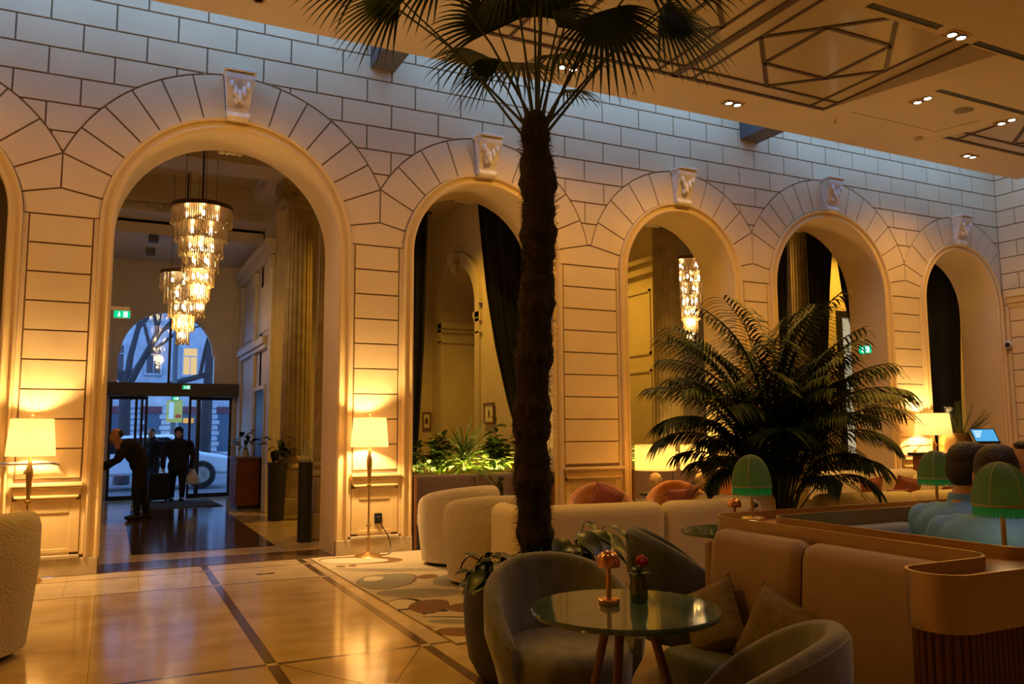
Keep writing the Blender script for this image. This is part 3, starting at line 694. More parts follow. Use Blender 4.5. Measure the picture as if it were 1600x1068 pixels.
chandelier('crystal chandelier partly hidden behind the fluted column in the arch above the linen lamps', 11.42, 3.5, 4.80, 7, 1.62, .435, 1.05)

# ================================================================== CEILING FITTINGS
def spot(label, x, y, along, energy=SPOT_W, n=2):
    z = max(cz(y), 5.45); t = thing('ceiling_spotlight', label, 'spotlight', (x, y, z), 0 if along else PI/2, 'recessed twin spotlights')
    MB().box(-.15, .15, -.075, -.062, -.012, .012).box(-.15, .15, .062, .075, -.012, .012).box(-.15, -.137, -.062, .062, -.012, .012).box(.137, .15, -.062, .062, -.012, .012).box(-.008, .008, -.062, .062, -.012, .012).build('frame', M['brass'], t, smooth=False)
    for sx in (-.072, .072):
        b = MB().lathe([(.058,-.006),(.05,-.022),(.044,-.014)], cx=sx, n=20).build('lamp_ring', M['black'], t)
        MB().lathe([(.0,-.020),(.042,-.018)], cx=sx, n=20).build('lens', M['spotlens'], b)
    light('spot_beam', 'SPOT', (0,0,-.06), energy, WARM, t, (0,0,0), spot_size=R(155), spot_blend=1.0, shadow_soft_size=.06)
    return t
spot('twin ceiling spotlight near the wall, just left of the slope of the big coffer corner', 8.26, -1.46, True)
spot('twin ceiling spotlight beside the palm crown, close to the stone wall', 5.75, -1.45, True)
spot('twin ceiling spotlight lowest at the right end of the ceiling, nearest the far corner', 13.09, -1.44, True)
spot('twin ceiling spotlight left of the round ceiling speaker', 10.20, -2.79, False)
spot('twin ceiling spotlight at the right edge, right of the round ceiling speaker', 11.90, -2.79, False)
spot('twin ceiling spotlight at the top right between two dark air slots', 8.72, -4.3, True)
for x, y in ((2.2, -1.45), (-1.0, -1.45), (.6, -4.6), (-2.0, -4.6), (5.6, -6.2), (2.0, -8.0), (6.5, -8.4), (10.5, -6.5)):  # added lights with rings in the unseen ceiling, to brighten the hall
    MB().lathe([(.06,.0),(.06,-.012),(.045,-.012),(.04,.0)], x, y, max(cz(y), 5.45), n=20).build('added_light_ring', M['brass'], ceil)
    light('added_hall_light', 'SPOT', (x, y, max(cz(y), 5.45)-.04), SPOT_W*(.22 if y < -6 else .75), WARM, None, spot_size=R(155), spot_blend=1.0, shadow_soft_size=.06)
for x, y in ((5.6, 3.6), (9.0, 4.2), (12.0, 3.0), (15.4, 2.6)):  # added lights with rings, out of view, to brighten the lobby walls
    MB().lathe([(.09,.0),(.09,-.015),(.07,-.015),(.06,.0)], x, y, 5.86, n=20).build('added_light_ring', M['brass'], lobby_ceiling)
    light('added_lobby_light', 'SPOT', (x, y, 5.8), 230, WARM, None, spot_size=R(120), spot_blend=.9, shadow_soft_size=.08)
for lb, x0, x1, y in (('dark air slot running off the right edge from the top right spotlight', 9.05, 10.4, -4.28), ('dark air slot left of the top right spotlight, cut by the top edge', 7.4, 8.42, -4.34), ('dark air slot above the round ceiling speaker', 10.05, 12.4, -3.13)):
    z = max(cz(y), 5.45); t = thing('air_slot', lb, 'air vent', (0, y, z), 0, 'linear air slots')
    MB().box(x0, x1, -.035, .035, -.004, .01).build('slot', M['black'], t, smooth=False); MB().box(x0, x1, .035, .06, -.012, .01).build('slot_lip', M['ceil'], t, smooth=False)
t = thing('ceiling_speaker', 'round grey speaker grille set in the ceiling', 'speaker', (11.0, -2.81, cz(-2.81)))
MB().lathe([(0,-.012),(.1,-.012),(.115,-.006),(.12,.005)], n=28).build('grille', mat('grey_grille', (.22,.19,.13), .7), t); MB().lathe([(.12,.005),(.13,-.008),(.14,.005)], n=28).build('rim', M['ceil'], t)
t = thing('smoke_detector', 'small round smoke detector on the ceiling by the right coffer corner', 'smoke detector', (11.65, -1.62, CZ))
MB().lathe([(0,-.05),(.03,-.05),(.06,-.02),(.06,0)], n=20).build('body', M['ceil'], t); MB().lathe([(.075,-.012),(.075,0)], n=20).build('base_ring', M['ceil'], t)
for lb, x, y in (('tiny sprinkler head below the left half of the big coffer', 6.85, -1.2), ('tiny sprinkler head right of the big coffer corner', 9.95, -1.62)):
    t = thing('sprinkler', lb, 'sprinkler', (x, y, CZ), 0, 'sprinkler heads'); MB().tube([(0,0,0),(0,0,-.05)], .008, 8).build('stem', M['brass'], t); MB().lathe([(.02,-.05),(.02,-.045)], n=12).build('deflector', M['brass'], t)

# ================================================================== FLOOR LAMPS
def floor_lamp(label, x, y, r, zt, h, tilt=0):
    t = thing('floor_lamp', label, 'floor lamp', (x, y, 0), 0, 'brass floor lamps')
    zb = zt-h
    MB().lathe([(0,.0),(.155,.0),(.155,.012),(.13,.03),(.05,.045),(.02,.07),(.014,.1)], n=32).build('base', M['brass'], t)
    mb = MB().lathe([(.012,.1),(.012,.20),(.026,.21),(.026,.22),(.012,.23),(.012,.34),(.03,.35),(.03,.36),(.012,.37),(.012,zb-.46),(.028,zb-.45),(.028,zb-.43),(.014,zb-.42),(.017,zb-.40),(.032,zb-.20),(.034,zb-.14),(.018,zb-.09),(.02,zb-.06),(.009,zb-.03),(.009,zt)], n=16)
    mb.build('pole', M['brass'], t)
    r2 = r*.87
    mb = MB(); mb.lathe([(r,zb),(r2,zt),(r2-.006,zt),(r-.006,zb)], n=48)
    mb.f = [f for f in mb.f if len(f) == 4]; mb.m = mb.m[:len(mb.f)]
    mb.build('lamp_shade', M['shade'], t, angle=60)
    MB().lathe([(.012,zt),(.014,zt+.015),(.006,zt+.02),(.016,zt+.035),(.0,zt+.055)], n=12).build('finial', M['brass'], t)
    MB().bar((-r2,0,zt-.01),(r2,0,zt-.01),.006,.006).bar((0,-r2,zt-.01),(0,r2,zt-.01),.006,.006).build('shade_spider', M['brass'], t, smooth=False)
    MB().ell((0,0,zb+h*.5),(.03,.03,.05),12,8).build('bulb', M['bulb'], t)
    light('lamp_glow', 'POINT', (0,0,zb+h*.5), LAMP_W, (1,.62,.24), t, shadow_soft_size=.045)
    return t
floor_lamp('lit brass floor lamp between the entrance arch and the arch with plants', 3.74, -.27, .215, 1.575, .335)
floor_lamp('lit brass floor lamp at the left edge in front of the handrail', .37, -.27, .215, 1.56, .36)
floor_lamp('lit brass floor lamp at the far right beside the host desk', 13.37, -.3, .29, 1.66, .36)

# wall socket and cable
t = thing('wall_socket', 'black square power socket low on the wall behind the floor lamp', 'power socket', (3.93, -.012, .40))
MB().box(-.045, .045, -.012, .012, -.06, .06).build('plate', M['black'], t, smooth=False, bevel=.006); MB().lathe([(.0,.0),(.026,.0),(.026,.03),(.02,.035),(0,.035)], n=16).build('plug', M['dark'], t).rotation_euler = (PI/2, 0, 0)
tag(MB().tube([(3.93,-.05,.38),(3.97,-.07,.30),(4.03,-.09,.20),(4.05,-.12,.10),(4.02,-.2,.02),(3.95,-.28,.012),(3.86,-.3,.02)], .006, 6).build('lamp_cable', M['dark']), 'black cable looping from the wall socket to the brass floor lamp', 'cable')

# handrails
def rail(label, pts, posts, m='chrome', r=.019):
    t = thing('handrail', label, 'handrail', pts[0]); o = Vector(pts[0])
    MB().tube([Vector(p)-o for p in pts], r, 12).build('rail', M[m], t)
    for a, b in posts:
        mb = MB().tube([Vector(a)-o, Vector(b)-o], .011, 8); mb.build('bracket', M[m], t)
        MB().ell(Vector(b)-o, (.035, .012, .035), 12, 8).build('rosette', M[m], t)
rail('steel handrail on the wall behind the left floor lamp', [(-.6,-.09,1.12),(0,-.09,1.12),(.52,-.09,1.125),(.575,-.085,1.115),(.60,-.06,1.10),(.60,-.01,1.10)], [((.33,-.09,1.12),(.33,-.005,1.03))])
rail('short handrail beside the lamp at the host desk', [(12.98,-.01,1.10),(12.98,-.10,1.12),(13.0,-.12,1.13),(13.95,-.12,1.13)], [((13.28,-.12,1.12),(13.28,-.005,1.03))], 'brass', .014)
rail('dark sloping handrail behind the host desk', [(13.9,.25,1.42),(14.3,.2,1.42),(14.9,.05,1.12)], [((14.5,.15,1.32),(14.5,.15,.9))], 'black', .018)
rail('bronze handrail on the right wall behind the monitor', [(15.85,-.02,1.12),(15.83,-.1,1.13),(15.83,-.6,1.13)], [((15.83,-.4,1.13),(15.92,-.4,1.06))], 'brass', .014)
rail('dark stair handrail in the arch right of the bushy palm', [(13.7,1.6,1.18),(13.75,1.55,1.55),(14.0,1.6,1.6),(14.15,1.7,1.3),(14.15,1.7,.0)], [((14.0,1.6,1.6),(14.9,2.6,2.3))], 'black', .02)

# ================================================================== WALL SIGNS
for lb, z, m in (('blank grey plaque, topmost of three on the arch side', 1.73, 'beam'), ('white plaque, middle of three on the arch side', 1.52, 'paper'), ('white plaque, lowest of three on the arch side', 1.26, 'paper')):
    t = thing('wall_plaque', lb, 'plaque', (12.74, .34, z), 0, 'plaques in the arch'); s = .09 if m == 'beam' else .105
    MB().box(-.03, 0, -.155, .155, -s, s).build('panel', M['whiteplastic'] if m == 'paper' else mat('pewter_plaque', (.20,.17,.12), .5), t, smooth=False, bevel=.006)
    if m == 'paper':
        for j in range(3): MB().box(-.0315, -.0295, -.06+.01*j, .06-.01*j, .02-.022*j, .027-.022*j).build('text_line', M['bronze'], t, smooth=False)
def exit_sign(label, loc, w_, h, rz, housing=True):
    t = thing('exit_sign', label, 'exit sign', loc, rz, 'green exit signs')
    MB().box(-w_/2-.01, w_/2+.01, .0, .04, -h/2-.01, h/2+.01).build('housing', M['whiteplastic'], t, smooth=False)
    if housing: MB().box(-w_/2-.33, w_/2, .0, .05, h/2+.01, h/2+.07).build('bracket', M['lobbytrim'], t, smooth=False)
    MB().box(-w_/2, w_/2, -.006, 0, -h/2, h/2).build('sign_face', M['exit'], t, smooth=False)
    y = -.009
    k = h/.13; cx = -w_*.18
    fn = lambda a, b, c: (cx+a*k, c, b*k)
    MB().prism([(-.011,.045),(.011,.045),(.011,-.012),(.034,-.012),(0,-.05),(-.034,-.012),(-.011,-.012)], y, y+.003, fn).build('arrow', M['exitwhite'], t, smooth=False)
    cx = w_*.22
    MB().prism([(-.035,-.05),(.035,-.05),(.035,.05),(-.035,.05)], y, y+.003, fn).build('doorway', M['exitwhite'], t, smooth=False)
    mb = MB()
    for a, b, wd in (((-.005,.015),(-.012,-.012),.014), ((-.012,-.012),(.012,-.028),.008), ((.012,-.028),(.010,-.045),.008), ((-.012,-.012),(-.026,-.042),.008), ((-.004,.012),(.018,.004),.007), ((-.006,.012),(-.024,.0),.007)):
        mb.bar((cx+a[0]*k, y-.001, a[1]*k), (cx+b[0]*k, y-.001, b[1]*k), wd*k, .004, (0,1,0))
    mb.ell((cx+.002*k, y-.001, .030*k), (.010*k,.003,.010*k), 8, 6); mb.build('running_figure', M['exit'], t, smooth=False)
exit_sign('green exit sign on a bracket at the left of the entrance arch', (1.15, 6.0, 3.44), .25, .12, 0)
exit_sign('small green exit sign on the bronze door header', (2.48, VY-.36, 2.36), .15, .075, 0, False)
exit_sign('small green exit sign hanging in the sliding door opening', (2.30, VY-.02, 2.13), .13, .07, 0, False)
exit_sign('green exit sign on the arch side behind a palm frond', (12.735, .44, 2.77), .25, .13, -PI/2, False)
t = thing('security_camera', 'small white dome security camera on the right wall', 'security camera', (15.89, -.08, 2.93))
MB().lathe([(0,.0),(.07,.0),(.07,.06),(.05,.08),(0,.08)], n=20).build('housing', M['whiteplastic'], t).rotation_euler = (0, -PI/2, 0); MB().ell((-.09,-.03,0),(.045,.045,.045),14,10).build('lens', M['dark'], t)
t = thing('security_camera', 'small pale dome camera inside the arch with the fluted column above the linen lamps', 'security camera', (10.3, 5.2, 2.75)); MB().lathe([(0,-.05),(.05,-.04),(.07,0),(.07,.04)], n=16).build('dome', M['whiteplastic'], t); MB().box(.0, .32, -.02, .02, .0, .04).build('arm', M['whiteplastic'], t, smooth=False)

# ================================================================== CURTAINS
def curtain(label, z0, z1, left, right, y, fold=.11, amp=.045):
    """left/right: tables of (height, x)"""
    x0 = interp(left, z0); t = thing('curtain', label, 'curtain', (0, y, z0), 0, 'black velvet curtains')
    n = 60; rows = []
    nf = max(3, int((interp(right, z1)-interp(left, z1))/fold))
    for j in range(25):
        z = lerp(z0, z1, j/24); a, b = interp(left, z), interp(right, z)
        rows.append([(lerp(a, b, i/n), amp*sin(2*PI*nf*i/n)*(.6+.4*cos(i*.37)), z-z0) for i in range(n+1)])
    o = MB().grid(rows).build('drape', M['curtain'], t, angle=80); s = o.modifiers.new('s', 'SOLIDIFY'); s.thickness = .012
    MB().tube([(interp(left, z1)-.05, 0, z1-z0+.02), (interp(right, z1)+.05, 0, z1-z0+.02)], .02, 8).build('curtain_rod', M['black'], t)
curtain('black curtain at the left side of the arch with the lit plants', .0, 4.45, [(0,4.55),(4.5,4.55)], [(.9,4.78),(1.3,4.83),(2.6,4.90),(4.5,4.95)], 1.12)
curtain('black curtain swept to the right in the arch with the lit plants', .0, 4.9, [(.9,6.42),(1.4,6.33),(1.8,6.20),(2.6,6.0),(3.4,5.86),(4.2,5.77),(4.9,5.70)], [(.9,6.75),(4.9,6.75)], 1.12)
curtain('narrow black curtain left of the column above the bushy palm', .0, 4.8, [(0,10.9),(5,10.9)], [(.6,11.55),(4.8,11.74)], 1.15)
curtain('black curtain directly right of the column above the bushy palm', .0, 5.0, [(0,12.3),(5,12.28)], [(.6,12.5),(2.6,12.66),(4,12.8),(5,12.95)], 1.2)
curtain('slim black curtain beside the lit stair window', .0, 5.0, [(0,13.62),(2.5,13.52),(3.2,13.34),(4,13.12),(5,12.98)], [(.6,13.75),(2.5,13.7),(5,13.6)], 1.2)
curtain('wide black curtain filling the arch behind the host desk', .0, 4.9, [(0,14.4),(5,14.4)], [(.5,16.0),(2,16.02),(3.2,16.12),(4.9,16.25)], 1.02)
curtain('thin black drape edge at the left of the arch above the linen lamps', .0, 2.3, [(0,7.72),(3,7.72)], [(0,7.80),(3,7.80)], .95, .05, .02)

# pictures in the lobby
def picture(label, loc, rz, w_, h):
    t = thing('framed_picture', label, 'picture', loc, rz, 'framed botanical prints')
    mb = MB()
    for a in ((-w_/2-.03, -w_/2, -h/2-.03, h/2+.03), (w_/2, w_/2+.03, -h/2-.03, h/2+.03)): mb.box(a[0], a[1], -.03, 0, a[2], a[3])
    mb.box(-w_/2, w_/2, -.03, 0, h/2, h/2+.03).box(-w_/2, w_/2, -.03, 0, -h/2-.03, -h/2); mb.build('frame', M['legwood'], t, smooth=False, bevel=.005)
    MB().box(-w_/2, w_/2, -.012, 0, -h/2, h/2).build('print', M['paper'], t, smooth=False)
    mb = MB().ell((0,-.014,.02),(.03,.003,.05),8,6).ell((-.02,-.014,-.03),(.02,.003,.05),8,6).ell((.02,-.014,-.05),(.012,.003,.05),8,6); mb.build('drawing', M['bronze'], t)
picture('small framed print on the lobby wall left of the spiky lit plant', (7.0, 6.73, 1.62), 0, .13, .30)
picture('framed botanical print on the lobby wall above the lit plants, beside the palm trunk', (7.11, 3.78, 1.72), -PI/2, .36, .31)

# ================================================================== PLANTERS IN THE ARCHES
def banquette(label, x0, x1, y0, nseg):
    t = thing('wall_banquette', label, 'banquette', (x0, y0, 0), 0, 'mauve banquettes in the arches'); L = x1-x0
    MB().box(0, L, -.1, .45, 0, .3).build('base', M['black'], t, smooth=False)
    for i in range(nseg): MB().box(L*i/nseg+.003, L*(i+1)/nseg-.003, .28, .46, .40, .86).build('back_cushion', M['mauve'], t, bevel=.04)
    for i in range(nseg): MB().box(L*i/nseg+.003, L*(i+1)/nseg-.003, -.15, .30, .28, .44).build('seat_cushion', M['mauve'], t, bevel=.04)
    for e in (-.03, L): MB().box(e, e+.03, -.1, .46, 0, .88).build('end_panel', M['legwood'], t, smooth=False)
banquette('mauve upholstered bench under the lit plants behind the boucle chairs', 4.40, 6.26, .06, 2)
banquette('mauve upholstered bench behind the two linen-shaded lamps', 7.56, 9.42, .06, 2)
def planter(label, x0, x1):
    t = thing('trough_planter', label, 'planter', (x0, .56, 0)); L = x1-x0
    MB().box(0, L, 0, .34, 0, .84).build('trough', M['black'], t, smooth=False, bevel=.01); MB().box(.02, L-.02, .02, .32, .838, .846).build('soil', M['soil'], t, smooth=False)
    return t
PLT = [planter('dark trough planter behind the bench, holding the brightly lit plants', 4.4, 6.26), planter('dark trough planter behind the linen-shaded lamps', 7.56, 9.42)]
for p_ in PLT: MB().box(.15, 1.7, .035, .06, .846, .87).build('led_profile', M['brass'], p_, smooth=False)
LEAFC = {}
def leaf_mesh(key, L, wd, m, fold=.25, n=6, droop=.0):
    if key in LEAFC: return LEAFC[key]
    rows = []
    for i in range(n+1):
        s = i/n; w_ = wd*math.sin(PI*min(1, s*.96+.04))**.8*(1-.25*s); z = -droop*s*s*L
        rows.append([(-w_, L*s, z+fold*w_), (0, L*s, z), (w_, L*s, z+fold*w_)])
    LEAFC[key] = MB().grid(rows).mesh(key, m, True, 80, False); return LEAFC[key]
def bake_leaves(mb, src, Ms):
    vv = [v.co.copy() for v in src.vertices]; ff = [tuple(p.vertices) for p in src.polygons]
    for m_ in Ms: mb.add([m_ @ v for v in vv], ff)
def orient(loc, az, el, scale=1, roll=0):
    # leaf long axis +Y raised by el and turned to azimuth az
    return Matrix.Translation(loc) @ Matrix.Rotation(az-PI/2, 4, 'Z') @ Matrix.Rotation(el, 4, 'X') @ Matrix.Rotation(roll, 4, 'Y') @ Matrix.Scale(scale, 4)
def leafy(label, x, y, z, wd, h, nst, m, leafL, seed, name='leafy_plant', group='lit trough plants', stemm='stem'):
    rnd = random.Random(seed); t = thing(name, label, 'plant', (x, y, z), 0, group)
    src = leaf_mesh('%s_leaf%.2f' % (m, leafL), leafL, leafL*.26, M[m], .3, 5, .25); st = MB()
    for i in range(nst):
        a = rnd.uniform(0, 2*PI); rr = rnd.uniform(0, wd); hh = h*rnd.uniform(.45, 1)*(1-.45*rr/wd)
        p0 = Vector((rr*.4*cos(a), rr*.3*sin(a), 0)); p1 = Vector((rr*cos(a), rr*.55*sin(a), hh)); pm = (p0+p1)/2+Vector((0,0,hh*.12))
        st.tube([p0, pm, p1], [.005,.004,.002], 4)
        for j in range(6):
            s = .25+.75*j/5; p = p0.lerp(pm, s*2) if s < .5 else pm.lerp(p1, s*2-1)
            o = share('leaf', src, t); o.matrix_local = orient(p, rnd.uniform(0, 2*PI), rnd.uniform(-.3, .7), rnd.uniform(.7, 1.2), rnd.uniform(-.5, .5))
    st.build('stems', M[stemm], t)
    return t
def spiky(label, x, y, z, L, n, m, seed, group='lit trough plants', up_=1.0):
    rnd = random.Random(seed); t = thing('spiky_plant', label, 'plant', (x, y, z), 0, group)
    MB().tube([(0,0,0),(0,0,L*.35)], [.03,.025], 8).build('stem', M['stemdk'], t)
    src = leaf_mesh('blade%.2f' % L + m, L, L*.022, M[m], .3, 7, .45)
    for i in range(n):
        el = rnd.uniform(-.25, 1.35)*up_; o = share('leaf_blade', src, t); o.matrix_local = orient((0,0,L*rnd.uniform(.1,.38)), rnd.uniform(0, 2*PI), el, rnd.uniform(.6, 1.05), rnd.uniform(-.4, .4))
    return t
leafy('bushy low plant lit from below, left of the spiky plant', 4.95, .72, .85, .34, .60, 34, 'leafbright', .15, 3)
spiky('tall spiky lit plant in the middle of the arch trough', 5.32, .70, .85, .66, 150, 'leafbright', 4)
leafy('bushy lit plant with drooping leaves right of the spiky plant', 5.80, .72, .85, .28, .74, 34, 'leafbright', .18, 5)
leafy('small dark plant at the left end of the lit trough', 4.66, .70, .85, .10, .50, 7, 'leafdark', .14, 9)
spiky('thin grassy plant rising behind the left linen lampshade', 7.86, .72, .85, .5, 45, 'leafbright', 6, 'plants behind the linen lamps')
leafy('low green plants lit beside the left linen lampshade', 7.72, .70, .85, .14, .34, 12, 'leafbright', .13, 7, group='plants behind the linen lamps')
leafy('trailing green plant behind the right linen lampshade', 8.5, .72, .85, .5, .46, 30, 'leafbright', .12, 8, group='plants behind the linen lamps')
for nm, x0, x1 in (('left', 4.55, 6.1), ('right', 7.65, 9.3)):
    light('planter_strip_light', 'AREA', ((x0+x1)/2, .62, .90), 22, (1,.62,.13), None, (PI-.25, 0, 0), shape='RECTANGLE', size=x1-x0, size_y=.03)

# ================================================================== FURNITURE
def tub_shell(mb, Rr, t, hf, a0, a1, z0=.06, taper=.9, sx=1, sy=1, n=48, mi=0, bulge=.02):
    rows = []
    for i in range(n+1):
        th = lerp(a0, a1, i/n); h = hf(th); e = min(i, n-i)/3.0; k = min(1, .35+.65*math.sin(min(1, e)*PI/2)) if e < 1 else 1
        tt = t*k; rc = Rr-t/2
        sec = [(rc*taper+tt*.45, z0), (lerp(taper,1,.25)*rc+tt/2+bulge*.5, lerp(z0,h,.3)), (lerp(taper,1,.7)*rc+tt/2+bulge, lerp(z0,h,.6)), (rc+tt/2+bulge*.4, h-tt*.6)]
        for j in range(1, 7):
            a = PI*j/7; sec.append((rc+tt/2*cos(a), h-tt*.5+tt*.5*sin(a)-(1-k)*.02))
        sec += [(rc-tt/2, h-tt*.6), (rc*lerp(taper,1,.6)-tt/2, lerp(z0,h,.5)), (rc*taper-tt/2, z0)]
        rows.append([(r*cos(th)*sx, r*sin(th)*sy, z) for r, z in sec])
    b = len(mb.v); m = len(rows[0])
    mb.grid(rows, mi, True)
    mb.add(rows[0], [tuple(range(m))], mi); mb.add(rows[-1], [tuple(range(m))], mi)
def boucle_chair(label, x, y, rz, rad=.40, h=.80, m='boucle', name='tub_chair', group='cream boucle tub chairs', t=.13, arm=.0):
    T = thing(name, label, 'armchair', (x, y, 0), rz, group)     # opening faces local -Y... back at +Y
    mb = MB(); A = R(140); c0 = R(90)
    tub_shell(mb, rad, t, lambda th: h-arm*min(1, abs(th-c0)/A)**2, c0-A, c0+A, .05, .92)
    mb.build('backrest', M[m], T, angle=70)
    MB().lathe([(0,.10),(rad*.72,.10),(rad*.76,.14),(rad*.76,.36),(rad*.72,.43),(rad*.5,.45),(0,.455)], n=40).build('seat', M[m], T, angle=60)
    MB().lathe([(rad*.78,.0),(rad*.82,.055),(0,.06)], n=32).build('swivel_base', M['black'], T)
    return T
boucle_chair('cream boucle tub chair cut off by the left edge', .10, -3.10, R(150), .56, .93, t=.17, arm=.02)
boucle_chair('cream boucle tub chair nearest the brass floor lamp and the plants', 4.50, -1.12, R(200), .44, .84, t=.15, arm=.16)
boucle_chair('cream boucle tub chair in the middle, between its twin and the long sofa', 4.37, -2.30, R(170), .47, .835, t=.15, arm=.18)
boucle_chair('cream tub chair with faintly ribbed back behind the right end of the long sofa', 6.82, -2.88, R(180), .39, .775, 'boucle2', t=.11)

def sofa(label, x, y, rz, segs, h=.78, d=.85, m='boucle2', group='cream sofas', armh=0, arms=True):
    T = thing('sofa', label, 'sofa', (x, y, 0), rz, group); L = sum(segs); a = 0     # back faces local -Y
    MB().box(.05, L-.05, .05, d-.05, .0, .08).build('base', M['black'], T, smooth=False)
    for s in segs:
        MB().box(a+.003, a+s-.003, 0, .24, .06, h).build('back_panel', M[m], T, bevel=.10)
        MB().box(a+.003, a+s-.003, .22, d, .10, .43).build('seat_cushion', M[m], T, bevel=.06); a += s
    if arms:
        for e in (0, L-.2): MB().box(e, e+.2, .03, d, .06, h-.08+armh).build('arm', M[m], T, bevel=.09)
    return T
sofa('long cream sofa with its seamed back turned to the camera, behind the palm pot', 4.00, -3.50, R(-6), (1.42, 1.02), .80, d=.66, armh=.08)
sofa('long low cream sofa back right of the bushy palm', 7.9, -3.0, R(-9), (1.3, 1.3), .72)
T = sofa('high-backed cream sofa facing the camera in front of the host desk', 11.5, -1.25, R(176), (.95, .95), .84)
def cushion(label, loc, rot, w_, h, th, m, group, name='cushion'):
    T = thing(name, label, 'cushion', loc, 0, group); T.rotation_euler = rot
    n = 18; rows_f, rows_b = [], []
    mb = MB()
    for sgn in (1, -1):
        rows = []
        for j in range(n+1):
            v = 2*j/n-1; row = []
            for i in range(n+1):
                u = 2*i/n-1; k = (max(0, 1-u**4)*max(0, 1-v**4))**.5
                pu = u*(1-.07*(1-abs(v)**2)*abs(u)); pv = v*(1-.07*(1-abs(u)**2)*abs(v))
                row.append((pu*w_/2, sgn*th/2*k, pv*h/2))
            rows.append(row)
        mb.grid(rows)
    o = mb.build('cover', M[m], T, angle=80)
    pip = []
    for a, b in (((-1,-1),(1,-1)), ((1,-1),(1,1)), ((1,1),(-1,1)), ((-1,1),(-1,-1))):
        for i in range(10):
            u, v = lerp(a[0], b[0], i/10), lerp(a[1], b[1], i/10); pip.append((u*(1-.07*(1-v*v)*abs(u))*w_/2, 0, v*(1-.07*(1-u*u)*abs(v))*h/2))
    MB().tube(pip+[pip[0]], .006, 6, False).build('piping', M[m], T)
    return T
cushion('rust cushion leaning on the cream sofa facing the camera, left one', (10.25, -1.62, .56), (R(-20), R(8), R(176)), .42, .42, .14, 'rust', 'rust sofa cushions')
cushion('rust cushion leaning on the cream sofa facing the camera, right one', (10.9, -1.66, .55), (R(-20), R(-10), R(176)), .45, .42, .14, 'rust', 'rust sofa cushions')
cushion('dark red cushion lying low in front of the rust sofa cushions', (10.0, -2.2, .5), (R(-40), R(0), R(170)), .4, .4, .13, 'rust', 'rust sofa cushions')
cushion('dark rust cushion on the sofa near the brass table lamp of the far ledge', (11.2, -2.1, .5), (R(-35), R(0), R(180)), .5, .36, .13, 'rust', 'rust sofa cushions')

def orange_chair(label, x, y, rz):
    T = thing('wing_armchair', label, 'armchair', (x, y, 0), rz, 'orange velvet armchairs'); mb = MB(); A = R(128); c0 = R(90)   # back at +Y
    tub_shell(mb, .42, .10, lambda th: .52+.25*max(0, cos(min(PI, abs(th-c0)*1.5))*.5+.5)**1.1, c0-A, c0+A, .14, .88)
    mb.build('backrest', M['orange'], T, angle=70)
    MB().lathe([(0,.16),(.32,.16),(.35,.20),(.35,.38),(.31,.44),(0,.45)], n=32).build('seat', M['orange'], T, angle=60)
    for a in (45, 135, 225, 315): MB().tube([(.24*cos(R(a)), .24*sin(R(a)), .16), (.30*cos(R(a)), .30*sin(R(a)), 0)], [.018, .011], 8).build('leg', M['legwood'], T)
    return T
orange_chair('orange velvet armchair directly right of the palm trunk', 6.42, -.95, R(-28)); orange_chair('orange velvet armchair below the left linen lampshade', 7.45, -1.15, R(-28)); orange_chair('orange velvet armchair below the right linen lampshade', 8.74, -.72, R(-25))
cushion('rust cushion on the orange armchair next to the palm trunk', (6.45, -1.02, .57), (R(-18), R(25), R(-28)), .36, .34, .12, 'rust', 'rust armchair cushions')
cushion('rust cushion on the orange armchair below the left linen lampshade', (7.45, -1.25, .55), (R(-18), R(-6), R(-28)), .40, .30, .12, 'rust', 'rust armchair cushions')

def side_table(label, x, y, r, h):
    T = thing('side_table', label, 'side table', (x, y, 0), 0, 'dark side tables')
    MB().lathe([(0,h-.03),(r*.97,h-.03),(r,h-.02),(r,h-.005),(r*.98,h),(0,h)], n=32).build('table_top', M['black'], T); MB().lathe([(.03,.02),(.022,.1),(.022,h-.03)], n=14).build('stem', M['black'], T); MB().lathe([(r*.7,0),(r*.7,.012),(.04,.03)], n=28).build('base', M['black'], T)
side_table('small dark round side table carrying the left linen-shaded lamp', 7.48, -.62, .22, .60); side_table('small dark round side table carrying the right linen-shaded lamp', 8.02, -.88, .22, .60)
side_table('small dark round side table in front of the mauve bench', 5.35, -.35, .25, .62)
def linen_lamp(label, x, y, z):
    T = thing('table_lamp', label, 'table lamp', (x, y, z), 0, 'linen-shaded stone table lamps')
    MB().lathe([(0,0),(.075,0),(.085,.02),(.085,.14),(.08,.19),(.06,.235),(.03,.255),(.012,.26)], n=28).build('stone_base', M['stonebase'], T)
    MB().tube([(0,0,.25),(0,0,.45)], .008, 8).build('stem', M['brass'], T)
    mb = MB(); r = .265; mb.lathe([(r,.29),(r*.985,.62),(r*.985-.006,.62),(r-.006,.29)], n=48)
    mb.f = [f for f in mb.f if len(f) == 4]; mb.m = mb.m[:len(mb.f)]; mb.build('lamp_shade', M['linen'], T, angle=60)
    for z_ in (.292, .618): MB().lathe([(r*1.003,z_-.004),(r*1.006,z_),(r*1.003,z_+.004),(r*.99,z_)], n=40).build('shade_hem', M['linen'], T)
    MB().ell((0,0,.45),(.028,.028,.045),10,8).build('bulb', M['bulb'], T)
    light('lamp_glow', 'POINT', (0,0,.45), 13.0, (1,.68,.32), T, shadow_soft_size=.045)
linen_lamp('stone table lamp with linen drum shade, left of the two', 7.48, -.62, .60); linen_lamp('stone table lamp with linen drum shade, right of the two, behind palm fronds', 8.02, -.88, .60)

